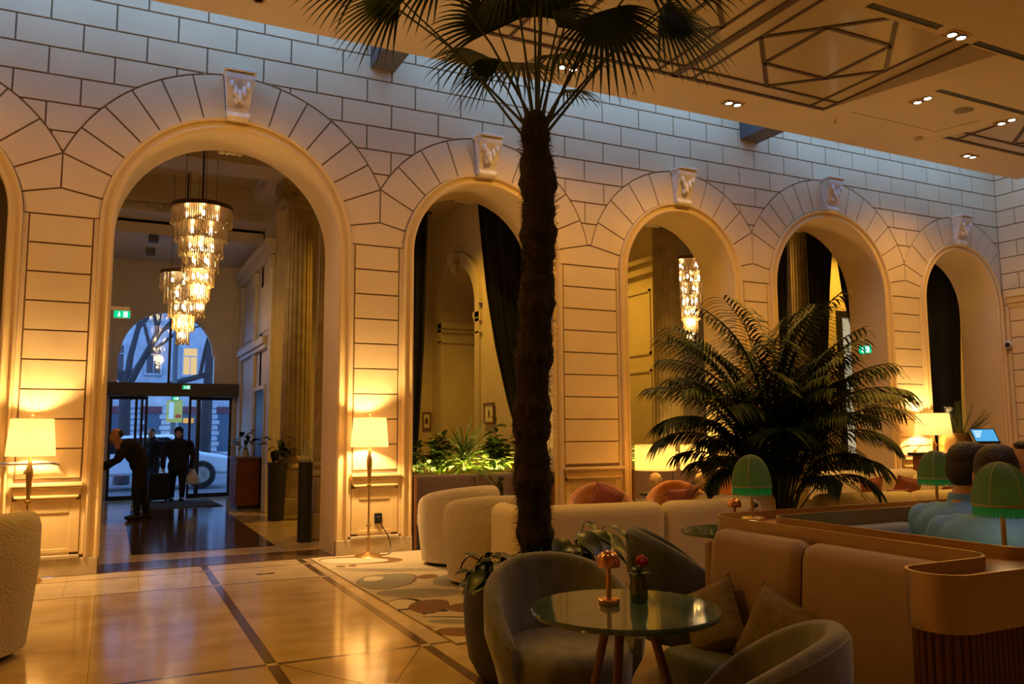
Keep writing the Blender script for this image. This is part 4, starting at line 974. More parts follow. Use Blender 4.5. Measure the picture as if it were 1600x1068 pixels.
def bud_vase(label, x, y, z, flower='rose', m='vase', h=.11):
    T = thing('bud_vase', label, 'vase', (x, y, z), 0, 'bud vases'); k = h/.11
    MB().lathe([(.001,0),(.034*k,0),(.037*k,.01*k),(.036*k,.06*k),(.029*k,.09*k),(.031*k,h),(.028*k,h),(.026*k,.09*k),(.033*k,.06*k),(.033*k,.012*k),(.001,.008)], n=24, fl=lambda a, q: 1+.03*cos(a*14)).build('glass_body', M[m], T, angle=60)
    MB().tube([(0,0,.01),(.004,0,h*.7),(.012*k,-.004,h*1.35)], .0028, 6).build('flower_stem', M['stem'], T)
    src = leaf_mesh('roseleaf', .055, .017, M['leafdark'], .3, 5, .3)
    for i in range(7): share('leaf', src, T).matrix_local = orient((0,0,h*(.85+.05*i)), i*1.9+2, .7-.1*(i % 3), k)
    mb = MB()
    for i in range(9):
        a = i*2.4; q = .004+.0022*i; mb.ell((.014*k+q*cos(a)*k, -.004+q*sin(a)*k, h*1.42+.002*(9-i)), (.013*k,.013*k,.016*k), 8, 6)
    mb.build('flower_head', M['rose'] if flower == 'rose' else M['stemdk'], T)
def mushroom_lamp(label, x, y, z, k=1.0):
    T = thing('mini_table_lamp', label, 'table lamp', (x, y, z), 0, 'copper mushroom table lamps')
    MB().lathe([(0,0),(.044,0),(.046,.006),(.046,.022),(.042,.027),(.012,.03),(.010,.034)], n=32).build('base', M['copper'], T); MB().lathe([(.0115,.03),(.0115,.17)], n=16).build('stem', M['copper'], T)
    MB().lathe([(.049,.160),(.050,.165),(.049,.19),(.044,.208),(.030,.222),(.012,.228),(0,.229)], n=48, fl=lambda a, zz: 1+.025*cos(a*24)*(1 if zz < .2 else .3)).build('shade', M['copper'], T, angle=60)
    T.scale = (k, k, k); return T
def marble_table(label, x, y, h, r):
    T = thing('cafe_table', label, 'table', (x, y, 0), .4, 'green marble tables')
    MB().lathe([(0,h-.022),(r*.985,h-.022),(r,h-.014),(r,h-.006),(r*.99,h),(0,h)], n=72).build('table_top', M['greenmarble'], T, angle=30)
    MB().lathe([(.0,h-.05),(.16,h-.05),(.16,h-.022),(0,h-.022)], n=24).build('mount_plate', M['black'], T)
    for i in range(3):
        a = R(200+120*i); MB().tube([(.09*cos(a), .09*sin(a), h-.03), (.30*cos(a), .30*sin(a), 0)], [.019, .015], 12).build('leg', M['legwood'], T)
marble_table('round green marble table in the foreground with a copper lamp and a rose', 2.92, -6.68, .73, .375)
mushroom_lamp('small copper mushroom lamp on the foreground green table', 2.885, -6.615, .73, .94)
bud_vase('green glass bud vase with a red rose beside the copper lamp', 3.02, -6.63, .73)
marble_table('round green marble table half hidden behind the brown banquette', 4.95, -4.95, .73, .33)
mushroom_lamp('small copper mushroom lamp beyond the far corner of the ledge', 5.03, -4.92, .73, .94)
bud_vase('bud vase with a dark flower beyond the far corner of the ledge', 5.14, -4.98, .73, 'dark')
bud_vase('small vase with a dark flower in front of the mauve bench', 5.35, -.35, .62, 'dark', h=.15)

def velvet_chair(label, x, y, rz, h=.80, m='velvet', rad=.375, drop=.33):
    T = thing('velvet_tub_chair', label, 'armchair', (x, y, 0), rz, 'grey velvet tub chairs'); mb = MB(); A = R(118); c0 = R(90)  # back at +Y
    tub_shell(mb, rad, .065, lambda th: h-drop*(abs(th-c0)/A)**2.2, c0-A, c0+A, .20, .80, bulge=.03)
    b = mb.build('backrest', M[m], T, angle=70)
    def edge(off, dz): return [((rad+off)*cos(th), (rad+off)*sin(th), h-drop*(abs(th-c0)/A)**2.2-dz) for th in [lerp(c0-A*.97, c0+A*.97, i/50) for i in range(51)]]
    MB().tube(edge(-.002, .028), .007, 6).build('piping', M[m], b)
    MB().lathe([(0,.24),(.27,.24),(.315,.27),(.32,.38),(.30,.42),(.24,.44),(0,.445)], n=40, sy=1.02).build('seat', M[m], T, angle=60)
    for a in (40, 140, 220, 320): MB().tube([(.22*cos(R(a)), .22*sin(R(a)), .24), (.29*cos(R(a)), .29*sin(R(a)), 0)], [.018, .011], 8).build('leg', M['legwood'], T)
    return T
velvet_chair('grey velvet tub chair in the foreground behind the green table, facing the camera', 3.04, -5.98, R(-8), .80)
velvet_chair('dark grey velvet tub chair between the cream sofa and the brown banquette', 4.24, -5.42, R(62), .84, 'velvetdk')
velvet_chair('grey velvet tub chair at the bottom edge with its curved back towards the camera', 2.95, -7.25, R(-140), .80)

# ================================================================== ISLAND LEDGE AND BANQUETTES
LZ, LT = .955, 1.0
def rounded(pts, n=10):
    """pts: (x, y, radius) closed or open polyline -> smoothed list"""
    out = []
    for i, (x, y, r) in enumerate(pts):
        if r == 0 or i in (0, len(pts)-1): out.append((x, y)); continue
        p, q, s = Vector(pts[i-1][:2]), Vector((x, y)), Vector(pts[i+1][:2])
        d1, d2 = (p-q).normalized(), (s-q).normalized()
        a, b = q+d1*r, q+d2*r; c = q+(d1+d2)*r
        a0 = math.atan2(*(a-c).yx); a1 = math.atan2(*(b-c).yx); da = (a1-a0+PI) % (2*PI)-PI
        out += [tuple(c+Vector((cos(a0+da*j/n), sin(a0+da*j/n)))*r) for j in range(n+1)]
    return out
OX, IX, OY, IY, WY0, WY1 = 3.80, 4.00, -6.13, -6.33, -7.66, -7.85
outer = rounded([(6.6,OY,0),(OX,OY,.13),(OX,WY0,.13),(3.27,WY0,.09),(3.27,WY1,.09),(5.2,WY1,0)])
inner = rounded([(6.6,IY,0),(IX,IY,.11),(IX,-7.62,.11),(5.2,-7.62,0)])
isl = thing('ledge_partition', 'walnut ledge with brass edging wrapping the banquettes, carrying the green lamps', 'partition')
mb = MB(); n = len(outer)
ins = inner[::-1]
mb.prism(outer+ins, LZ-.05, LZ); mb.build('ledge_top', M['wood'], isl, smooth=False)
def band(path, z0, z1, th, name, m, sd=1):
    L = [];
    for i, p in enumerate(path):
        a, b = Vector(path[max(0, i-1)]), Vector(path[min(len(path)-1, i+1)]); d = (b-a).normalized(); nn = Vector((-d.y, d.x))*sd
        L.append((Vector(p), nn))
    rows = [[(p.x, p.y, z0) for p, q in L], [(p.x, p.y, z1) for p, q in L], [(p.x+q.x*th, p.y+q.y*th, z1) for p, q in L], [(p.x+q.x*th, p.y+q.y*th, z0) for p, q in L], [(p.x, p.y, z0) for p, q in L]]
    return MB().grid(rows).build(name, M[m], isl, angle=40)
band(outer, .83, LT, .009, 'outer_edging', 'brasstrim', -1)
band(inner, .83, LT, .009, 'inner_edging', 'brasstrim', 1)
# core walls under the ledge
MB().box(OX+.02, IX-.02, -7.62, OY-.04, 0, .86).box(IX-.02, 6.58, IY+.02, OY-.02, 0, .86).box(3.36, 5.15, WY1+.02, WY0-.02, 0, .86).build('core', M['woodslat'], isl, smooth=False)
# fluted slats round the near wing
sp = rounded([(3.9,WY0-.005,0),(3.285,WY0-.005,.085),(3.285,WY1+.015,.085),(5.0,WY1+.015,0)])
sl = MB().lathe([(.0105,.03),(.0105,.845)], n=8).mesh('slat', M['woodslat'], True, 60)
acc = 0; last = Vector(sp[0]); cnt = 0
for a, b in zip(sp, sp[1:]):
    a, b = Vector(a), Vector(b); L = (b-a).length; s = -acc
    d = .024-acc if acc else 0
    while d <= L:
        p = a.lerp(b, d/L if L else 0); share('fluted_slat', sl, isl, (p.x, p.y, 0)); d += .024; cnt += 1
    acc = L-(d-.024)
MB().prism([(p[0]*1, p[1]) for p in sp], 0, .84).build('wing_core', M['woodslat'], isl, smooth=False)
MB().prism([(p[0], p[1]-.004) for p in sp], 0, .06).build('kick_plate', M['black'], isl, smooth=False)

bq = thing('banquette', 'rosy brown upholstered banquette with an olive seat in the right foreground', 'banquette', (0,0,0))
def back_cush(y0, y1):
    # padded back in section, softened ends
    prof = [(3.79,.40),(3.79,.90),(3.78,.935),(3.74,.955),(3.685,.945),(3.655,.90),(3.635,.75),(3.62,.55),(3.62,.40)]
    rows = []; n = 22
    for i in range(n+1):
        s = i/n; e = min(s, 1-s)*2*(y1-y0)/2/.06; k = math.sqrt(max(0, 1-(1-min(1, e))**2)); y = lerp(y0, y1, s)
        rows.append([(3.72+(x-3.72)*lerp(.55, 1, k), y, .66+(z-.66)*lerp(.93, 1, k)) for x, z in prof])
    mb = MB().grid(rows, 0, True); m = len(prof); mb.add(rows[0], [tuple(range(m))]); mb.add(rows[-1], [tuple(range(m))])
    mb.build('back_cushion', M['brownleather'], bq, angle=60)
back_cush(-6.86, -6.30); back_cush(-7.63, -6.87)
MB().box(3.34, 3.66, -7.62, -6.32, .22, .45).build('seat', M['olive'], bq, bevel=.04); MB().box(3.42, 3.78, -7.62, -6.32, 0, .22).build('plinth', M['black'], bq, smooth=False)
MB().box(3.66, 3.79, -6.31, -6.25, .0, .90).build('end_panel', M['brownleather'], bq, bevel=.025)
bi = thing('banquette', 'blue-grey banquette inside the ledge where the men in blue sit', 'banquette')
for a, b in ((4.22, 4.95), (4.95, 5.75), (5.75, 6.55)): MB().box(a+.003, b-.003, IY-.20, IY-.012, .40, .93).build('back_cushion', M['bluegrey'], bi, bevel=.05)
for a, b in ((-7.6, -7.0), (-7.0, -6.36)): MB().box(IX+.012, IX+.20, a+.003, b-.003, .40, .93).build('back_cushion', M['bluegrey'], bi, bevel=.05)
MB().box(IX+.18, IX+.98, -7.6, -6.5, .25, .46).build('seat', M['bluegrey'], bi, bevel=.04); MB().box(IX+.99, 6.55, -7.0, -6.52, .25, .46).build('seat', M['bluegrey'], bi, bevel=.04)
MB().box(IX+.05, IX+.9, -7.58, -6.4, 0, .25).box(IX+.9, 6.5, -6.95, -6.4, 0, .25).build('plinth', M['black'], bi, smooth=False)
cushion('beige ribbed cushion on the brown banquette', (3.56, -6.86, .57), (R(14), R(-20), R(97)), .36, .33, .13, 'cushion', 'beige ribbed cushions')
cushion('beige ribbed cushion in shadow at the far end of the brown banquette', (3.54, -6.46, .58), (R(12), R(28), R(100)), .32, .30, .12, 'cushion', 'beige ribbed cushions')

def green_lamp(label, x, y, z, k, rz):
    T = thing('fringed_lamp', label, 'table lamp', (x, y, z), rz, 'green fringed table lamps')
    MB().lathe([(0,0),(.055,0),(.057,.005),(.057,.022),(.053,.027),(0,.028)], n=36).build('base', M['brass'], T)
    MB().box(.035, .065, -.012, .012, .004, .024).build('charge_port', M['black'], T, smooth=False)
    MB().lathe([(.0085,.026),(.0085,.17)], n=14).build('stem', M['brass'], T)
    prof = [(.098,.178),(.097,.20),(.092,.235),(.080,.275),(.058,.308),(.030,.326),(.0,.332)]
    pan = lambda a, zz: 1-.035*(1-abs(cos(a*3)))
    mb = MB().lathe(prof, n=72, fl=pan); mb.f = [f for f in mb.f if len(f) == 4]; mb.m = mb.m[:len(mb.f)]; sh = mb.build('lamp_shade', M['green'], T, angle=80)
    for i in range(6):
        a = i*PI/3; MB().tube([(r*1.01*cos(a), r*1.01*sin(a), zz) for r, zz in prof], .0022, 5).build('seam', M['seam'], sh)
    MB().lathe([(.0985,.172),(.1005,.176),(.0995,.182),(.097,.178)], n=60, fl=pan).build('braid', M['seam'], sh)
    mb = MB(); rr = random.Random(3)
    for i in range(150):
        a = 2*PI*i/150; q = .0965*pan(a, 0); L = rr.uniform(.034, .041); da = rr.uniform(-.012, .012); s = .0021
        tx, ty = -sin(a)*s, cos(a)*s
        mb.add([(q*cos(a)-tx, q*sin(a)-ty, .175), (q*cos(a)+tx, q*sin(a)+ty, .175), (q*cos(a+da)+tx*.8, q*sin(a+da)+ty*.8, .175-L), (q*cos(a+da)-tx*.8, q*sin(a+da)-ty*.8, .175-L)], [(0,1,2,3)])
    o = mb.build('fringe', M['fringe'], T, smooth=False, fixn=False); o['kind'] = 'stuff'
    MB().ell((0,0,.20),(.016,.016,.026),10,8).build('bulb', emis('lamp_bulb', (1,.8,.4), 4), T)
    light('lamp_glow', 'POINT', (0,0,.15), .4, (1,.70,.32), T, shadow_soft_size=.02)
    T.scale = (k, k, k); return T
green_lamp('green fringed lamp nearest the camera, in front of the men in blue', 4.105, -7.47, LZ, 1.04, R(12))
green_lamp('green fringed lamp at the left corner of the ledge before the bushy palm', 4.02, -6.21, LZ, 1.03, R(40))
green_lamp('green fringed lamp on the far arm of the ledge beside the men in blue', 5.42, -6.22, LZ, 1.03, R(30))
t = thing('menu_card', 'white card holder on the ledge at the right edge', 'card', (4.36, -7.73, LZ), R(-20)); MB().box(-.05, .05, -.03, .03, 0, .008).build('stand', M['whiteplastic'], t, smooth=False); o = MB().box(-.05, .05, -.004, .004, .008, .05).build('card', M['whiteplastic'], t, smooth=False); o.rotation_euler = (R(-12), 0, 0)

# ================================================================== RUG
def rug_material():
    m = bpy.data.materials.new('abstract_rug'); m.use_nodes = True; nt = m.node_tree; N = nt.nodes; L = nt.links; b = N['Principled BSDF']; b.inputs['Roughness'].default_value = .95
    tc = N.new('ShaderNodeTexCoord'); no = N.new('ShaderNodeTexNoise'); no.inputs['Scale'].default_value = 1.6; no.inputs['Detail'].default_value = 1
    L.new(tc.outputs['Object'], no.inputs[0])
    vm = N.new('ShaderNodeVectorMath'); vm.operation = 'MULTIPLY_ADD'; vm.inputs[1].default_value = (.16,.16,0); L.new(no.outputs['Color'], vm.inputs[0]); L.new(tc.outputs['Object'], vm.inputs[2])
    vr_ = N.new('ShaderNodeVectorRotate'); vr_.rotation_type = 'Z_AXIS'; vr_.inputs['Angle'].default_value = YAW; L.new(vm.outputs[0], vr_.inputs['Vector'])
    sx = N.new('ShaderNodeSeparateXYZ'); L.new(vr_.outputs[0], sx.inputs[0])
    def math_(op, a, c=None):
        n = N.new('ShaderNodeMath'); n.operation = op
        for i, q in enumerate((a, c)):
            if q is None: continue
            if isinstance(q, (int, float)): n.inputs[i].default_value = q
            else: L.new(q, n.inputs[i])
        return n.outputs[0]
    def ell(cx, cy, rx, ry, ring=None):
        d = math_('ADD', math_('POWER', math_('DIVIDE', math_('SUBTRACT', sx.outputs[0], cx), rx), 2), math_('POWER', math_('DIVIDE', math_('SUBTRACT', sx.outputs[1], cy), ry), 2))
        inn = math_('LESS_THAN', d, 1.0)
        if ring: inn = math_('MULTIPLY', inn, math_('GREATER_THAN', d, ring))
        return inn
    col = None
    base = N.new('ShaderNodeRGB'); base.outputs[0].default_value = (.50,.41,.25,1); cur = base.outputs[0]
    brown = (.19,.092,.03); grey = (.25,.23,.15); dark = (.022,.018,.015); tan = (.36,.25,.12); pale = (.62,.53,.36)
    O = .0
    shapes = [(3.37,1.19,.47,.28,brown,None),(3.30,1.16,.38,.21,pale,None),(3.26,.77,.051,.061,brown,None),(3.38,.82,.043,.062,brown,None),(3.76,.60,.6,.02,dark,None),(3.86,.50,.6,.018,dark,None),(3.86,-.06,.275,.41,brown,None),(3.85,-.06,.25,.39,grey,None),(3.72,.05,.09,.13,pale,None),(4.21,.15,.113,.122,brown,None),(4.50,-.04,.20,.33,grey,None),(4.23,-.63,.38,.20,tan,None),(4.23,-.60,.37,.158,grey,None),(4.16,-1.08,.16,.25,dark,None),(4.14,-1.08,.135,.205,pale,None),(4.38,-1.17,.17,.275,brown,None),(4.66,-1.24,.12,.18,brown,None),(4.37,-1.45,.025,.028,dark,None),(4.43,-1.41,.025,.028,dark,None),(4.52,-1.34,.036,.041,dark,None),(4.54,-1.56,.2,.016,dark,None),(4.58,-1.71,.16,.072,grey,None),(4.63,-2.01,.13,.14,brown,None),(4.2,-1.9,.3,.09,tan,None),
      (4.9,.7,.3,.3,grey,None),(5.4,-.4,.5,.3,brown,None),(5.9,.9,.4,.5,grey,.6),(6.6,-.8,.5,.3,tan,None),(7.4,-.2,.4,.6,brown,None),(8.6,.4,.5,.4,grey,None)]
    for cx, cy, rx, ry, c, ring in shapes:
        mx = N.new('ShaderNodeMix'); mx.data_type = 'RGBA'; L.new(ell(cx+.11, cy+.04, rx, ry, ring), mx.inputs[0]); L.new(cur, mx.inputs[6]); mx.inputs[7].default_value = (*c, 1); cur = mx.outputs[2]
    L.new(cur, b.inputs['Base Color'])
    n2 = N.new('ShaderNodeTexNoise'); n2.inputs['Scale'].default_value = 160; bp = N.new('ShaderNodeBump'); bp.inputs['Strength'].default_value = .4; bp.inputs['Distance'].default_value = .01
    L.new(tc.outputs['Object'], n2.inputs[0]); L.new(n2.outputs[0], bp.inputs['Height']); L.new(bp.outputs[0], b.inputs['Normal'])
    return m
tag(MB().prism([(3.20,-4.24),(12.5,-4.24),(12.5,-.10),(3.12,-.10)], .0, .012).build('patterned_rug', rug_material(), smooth=False, bevel=.004), 'abstract patterned rug in cream, brown and grey under the lounge seating', 'rug')
tag(MB().prism([(1.55,7.15),(3.05,7.15),(2.95,8.95),(1.65,8.95)], .0, .012).build('door_mat', M['mat'], smooth=False, bevel=.003), 'dark doormat inside the sliding entrance door', 'doormat')

# ================================================================== FAN PALM
PX, PY = 3.37, -5.08
pt = thing('palm_planter', 'large charcoal planter holding the fan palm', 'planter', (PX, PY, 0))
MB().lathe([(0,0),(.33,0),(.36,.03),(.41,.12),(.43,.25),(.44,.40),(.43,.56),(.425,.58),(.40,.585),(.39,.56),(.39,.50),(0,.50)], n=64).build('pot', M['pot'], pt, angle=60)
MB().lathe([(0,.52),(.39,.50)], n=40).build('soil', M['soil'], pt)
palm = thing('fan_palm', 'tall fan palm with shaggy brown trunk and spread leaves in the centre', 'palm tree', (PX, PY, .5))
tc_ = [(.5,.0,.085),(.62,.0,.085),(.85,-.015,.102),(1.15,-.03,.108),(1.45,-.03,.108),(1.75,-.02,.104),(2.05,.0,.108),(2.35,.02,.100),(2.65,.03,.104),(2.95,.03,.106),(3.15,.02,.100),(3.3,.01,.085),(3.42,.01,.05)]
rnd = random.Random(11); rows = []
for i in range(90):
    z = lerp(.5, 3.42, i/89); dx = interp([(a, b) for a, b, c in tc_], z); r = interp([(a, c) for a, b, c in tc_], z); r *= 1+.10*sin(z*17+1)+.05*sin(z*41)
    rows.append([((dx+r*(1+rnd.uniform(-.10, .10))*cos(2*PI*k/26)), r*(1+rnd.uniform(-.10, .10))*sin(2*PI*k/26), z-.5) for k in range(26)])
mb = MB().grid(rows, 0, True); trunk = mb.build('trunk', M['trunk'], palm, angle=25)
mb = MB()
for i in range(5200):
    z = rnd.uniform(.58, 3.4); a = rnd.uniform(0, 2*PI); dx = interp([(q, b) for q, b, c in tc_], z); r = interp([(q, c) for q, b, c in tc_], z)*.97
    d = Vector((cos(a), sin(a), 0)); tg = Vector((-sin(a), cos(a), 0)); p = Vector((dx, 0, z-.5))+d*r
    L = rnd.uniform(.03, .11); q = p+(tg*rnd.choice((-1, 1))*rnd.uniform(.4, 1)+Vector((0,0,rnd.uniform(-.7,.5)))).normalized()*L+d*rnd.uniform(.002, .016)*(2.2 if rnd.random() < .08 else 1); s = Vector((0,0,1))*rnd.uniform(.001, .0028)
    mb.add([p-s, p+s, q], [(0,1,2)])
o = mb.build('trunk_fibre', M['trunk'], palm, smooth=False, fixn=False); o['kind'] = 'stuff'
rh, uh = Vector((.8976,-.4407,0)), Vector((0,0,1)); fh = Vector((.4407,.8976,0))
def fan_leaf(hub, axis, nrm, L, spread, n, petiole_from, droop=.35, split=.35):
    """one palmate leaf: petiole, then n folded segments fanned about axis in the plane with normal nrm"""
    hub = Vector(hub); axis = Vector(axis).normalized(); nrm = Vector(nrm); nrm = (nrm-axis*nrm.dot(axis)).normalized(); side = axis.cross(nrm)
    mb = MB(); p0 = Vector(petiole_from); d = hub-p0
    mid = p0+d*.5+Vector((0,0,.06*d.length))
    st = MB().tube([p0, mid, hub], [.010,.007,.006], 6)
    for i in range(n):
        u = (i+.5)/n*2-1; a = u*spread/2; dr = axis*cos(a)+side*sin(a); l = L*(1-.28*abs(u)**1.5)*rnd.uniform(.92, 1.06)
        w_ = l*.040; sd = nrm.cross(dr); rws = []
        for j in range(8):
            s = j/7; ww = w_*(.25+1.6*s) if s < split else w_*(.25+1.6*split)*(1-(s-split)/(1-split))**.75
            g = Vector((0,0,-1))*droop*l*(max(0, s-.25)/.75)**2.2
            c = hub+dr*l*s*(1-.12*droop*s*s)+g
            rws.append([c-sd*ww+nrm*ww*.5, c, c+sd*ww+nrm*ww*.5])
        mb.grid(rws)
    o = mb.build('palm_leaf', M['leaf'], palm, angle=80, fixn=False); st.build('petiole', M['stem'], o)
HC = Vector((.01, 0, 2.78))          # crown, relative to the palm root
PPM = 262.0
def im(du, dv, dd=0): return HC+rh*(du/PPM)+uh*(-(dv-32)/PPM)+fh*dd   # offsets measured from the crown
LV = [  # hub (px right, px down, depth m), axis (r,u,f), length, spread deg, n
 ((112,-160,-.15), (.35,-1,-.15), .52, 175, 26), ((-150,-215,-.2), (-1,-.05,-.1), .56, 165, 26), ((-58,-128,.25), (-1,-.50,.2), .42, 100, 13),
 ((-60,-165,.1), (-.5,.75,.2), .6, 180, 26), ((15,-200,.2), (.1,1,.2), .6, 200, 28), ((215,-185,.1), (.95,-.35,.1), .55, 170, 24), ((170,-210,-.2), (.8,.3,-.1), .55, 180, 24),
 ((-230,-225,.15), (-1,-.2,.1), .55, 160, 22), ((45,-150,.35), (.6,.3,.9), .5, 180, 22), ((-20,-140,.4), (-.3,.2,1), .5, 180, 22),
 ((70,-190,-.4), (.3,.5,-1), .5, 180, 22), ((60,-95,.45), (.75,.2,.8), .36, 110, 14), ((-35,-185,-.4), (-.2,-.75,-.5), .38, 150, 20), ((10,-175,-.35), (.1,-.6,-.6), .40, 160, 20), ((-90,-150,.35), (-.7,.1,.7), .5, 170, 20), ((0,-260,0), (0,1,0), .6, 220, 28), ((-280,-215,-.1), (-.9,.2,0), .5, 160, 20), ((260,-240,.15), (.8,.4,0), .5, 160, 20), ((35,-120,-.25), (.55,.1,-.6), .32, 120, 14)]
for (du, dv, dd), ax, L, sp_, n in LV:
    hub = im(du, dv, dd); A = rh*ax[0]+uh*ax[1]+fh*ax[2]; base = HC+Vector((rnd.uniform(-.03,.03), rnd.uniform(-.03,.03), rnd.uniform(-.12,.05)))
    nr = (fh*-1+uh*.6+Vector((rnd.uniform(-.2,.2),)*3)) if abs(ax[2]) < .5 else (uh+rh*rnd.uniform(-.3,.3))
    fan_leaf(hub, A, nr, L, R(sp_), n, base, .30)
# plants round the foot of the palm
def pot_leaves(label, x, y, z, n, L, seed, m='leafdark', spread=.16, h=.12, el=(-.2,.9), fwd=None):
    rr = random.Random(seed); T = thing('leafy_plant', label, 'plant', (x, y, z), 0, 'plants round the palm foot'); st = MB()
    src = leaf_mesh('broad%.2f' % L+m, L, L*.34, M[m], .25, 6, .55)
    for i in range(n):
        a = rr.uniform(0, 2*PI) if fwd is None else rr.gauss(fwd, .7); q = rr.uniform(.2, 1)*spread; p = Vector((q*cos(a), q*sin(a), h*rr.uniform(.3, 1)))
        st.tube([(0,0,0), p*.5+Vector((0,0,.03)), p], .003, 4); share('leaf', src, T).matrix_local = orient(p, a+rr.uniform(-.5,.5), rr.uniform(*el), rr.uniform(.7, 1.15), rr.uniform(-.4,.4))
    st.build('stems', M['stem'], T)
pot_leaves('dense dark green plant spilling over the left rim of the palm planter', PX-.29, PY-.15, .56, 64, .14, 21, spread=.20, h=.17, el=(-.5,.7))
pot_leaves('glossy green leaves at the palm foot above the grey chair', PX-.06, PY-.20, .57, 26, .15, 22, spread=.17, h=.19)
pot_leaves('tall arching green leaves right of the palm trunk', PX+.24, PY-.02, .57, 18, .19, 23, 'leafdark', .20, .30, (-.6,.35))

# ================================================================== KENTIA PALM
KX, KY = 7.42, -2.85
kp = thing('kentia_planter', 'dark planter of the bushy kentia palm, behind the ledge', 'planter', (KX, KY, 0))
MB().lathe([(0,0),(.24,0),(.30,.4),(.31,.46),(.28,.46),(.27,.40),(0,.40)], n=40).build('pot', M['pot'], kp)
ken = thing('kentia_palm', 'bushy kentia palm with many arching feather fronds', 'palm', (KX, KY, .42)); rnd = random.Random(5)
def frond(az, el, L, curve, nl=24, ll=.34, twist=0):
    base = Vector((.10*cos(az+rnd.uniform(-1,1)), .10*sin(az+rnd.uniform(-1,1)), 0)); pts = []; p = base.copy(); e = el; n = 26; side = Vector((-sin(az), cos(az), 0))
    for i in range(n+1):
        pts.append(p.copy()); s = i/n; ee = e-curve*max(0, s-.25)**1.5*1.8; p = p+Vector((cos(ee)*cos(az), cos(ee)*sin(az), sin(ee)))*L/n
    st = MB().tube(pts[::2]+[pts[-1]], [lerp(.013,.003,i/(len(pts[::2]))) for i in range(len(pts[::2])+1)], 6); mb = MB(); i0 = int(n*.42)
    for k in range(nl):
        s = lerp(.40, 1.0, k/(nl-1)); f_ = s*n; i = min(n-1, int(f_)); c = pts[i].lerp(pts[i+1], f_-i); tg = (pts[i+1]-pts[i]).normalized()
        l = ll*(.55+.75*sin(PI*min(1, (s-.36)/.72)))*rnd.uniform(.85, 1.1)
        for sg in (-1, 1):
            nm = tg.cross(side)*-1; d = (side*sg*.80+tg*.62+Vector((0,0,.14))).normalized(); wv = d.cross(Vector((0,0,1)) if abs(d.z) < .9 else side).normalized(); rws = []
            for j in range(6):
                q = j/5; ww = .0185*sin(PI*min(1, q*.93+.07))**.7; cc = c+d*l*q+Vector((0,0,-1))*l*.62*q**2.2
                rws.append([cc-wv*ww, cc+Vector((0,0,-.004)), cc+wv*ww])
            mb.grid(rws)
    o = mb.build('frond', M['leaf2'], ken, angle=80, fixn=False); st.build('rachis', M['stem'], o)
for i in range(56):
    az = i*2.39996+rnd.uniform(-.2,.2); tier = i/55
    el = R(lerp(90, 68, tier)+rnd.uniform(-4, 4)); frond(az, el, lerp(2.95, 2.1, tier)*rnd.uniform(.86, 1.06), lerp(.75, 1.5, tier)*rnd.uniform(.8, 1.25), 30, .40)
for i in range(22):
    az = i*2.39996+1; frond(az, R(rnd.uniform(55, 78)), rnd.uniform(1.2, 1.7), rnd.uniform(1.2, 1.9), 22, .32)
for az, el, L, c in ((R(-18), 74, 2.6, 1.15), (R(-28), 70, 2.2, 1.4), (R(156), 74, 2.4, 1.3), (R(-30), 82, 2.75, .9), (R(150), 68, 1.9, 1.6), (R(165), 80, 2.7, 1.0)):
    frond(az, R(el), L, c, 26, .38)

ken.scale = (.87, .87, .87)
# ================================================================== HOST DESK
hd = thing('host_desk', 'reddish wooden host desk with dark top at the right wall', 'desk', (12.15, -1.38, 0))
MB().box(0, 2.0, 0, .55, .08, 1.0).build('body', M['deskwood'], hd, smooth=False)
for i in range(4): MB().box(.04+.49*i, .49+.49*i, -.018, 0, .14, .94).build('front_panel', M['deskwood'], hd, smooth=False, bevel=.01)
MB().box(-.05, 2.05, -.06, .6, 1.0, 1.045).build('worktop', M['black'], hd, smooth=False, bevel=.006); MB().box(.02, 1.98, .02, .53, 0, .08).build('plinth', M['black'], hd, smooth=False)
mo = thing('monitor', 'tilted touch-screen till with a blue screen on the host desk', 'monitor', (13.52, -1.08, 1.045), R(-28))
o = MB().box(-.20, .20, -.02, .02, -.14, .14).build('case', M['dark'], mo, bevel=.01); o.location = (0, 0, .24); o.rotation_euler = (R(-38), 0, 0)
s_ = MB().box(-.175, .175, -.024, -.021, -.115, .115).build('screen', M['screen'], o, smooth=False)
for j in range(4): MB().box(-.15, -.02-.02*j, -.0255, -.0245, .07-.035*j, .08-.035*j).build('text_line', M['exitwhite'], s_, smooth=False)
MB().box(-.14, .14, -.12, .16, 0, .10).build('stand', M['dark'], mo, bevel=.02)
cs = thing('card_stand', 'small white acrylic card stand right of the till', 'card stand', (13.93, -1.05, 1.045), R(-25)); MB().box(-.05, .05, -.03, .03, 0, .012).build('foot', M['whiteplastic'], cs, smooth=False); MB().box(-.045, .045, -.004, .004, .012, .16).build('sheet', M['clearglass'], cs, smooth=False)
bp_ = thing('brass_planter', 'round polished brass planter left of the till', 'planter', (13.82, -.48, 0)); MB().lathe([(0,.55),(.28,.55),(.33,.60),(.35,.9),(.34,1.33),(.325,1.33),(.325,1.25),(0,1.25)], n=48).build('bowl', M['brass'], bp_); MB().lathe([(.16,0),(.16,.02),(.05,.06),(.05,.55)], n=20).build('pedestal', M['brass'], bp_)
cy = thing('cycad', 'dark cycad with stiff feathery leaves in the brass planter', 'plant', (13.82, -.48, 1.22)); rnd = random.Random(8)
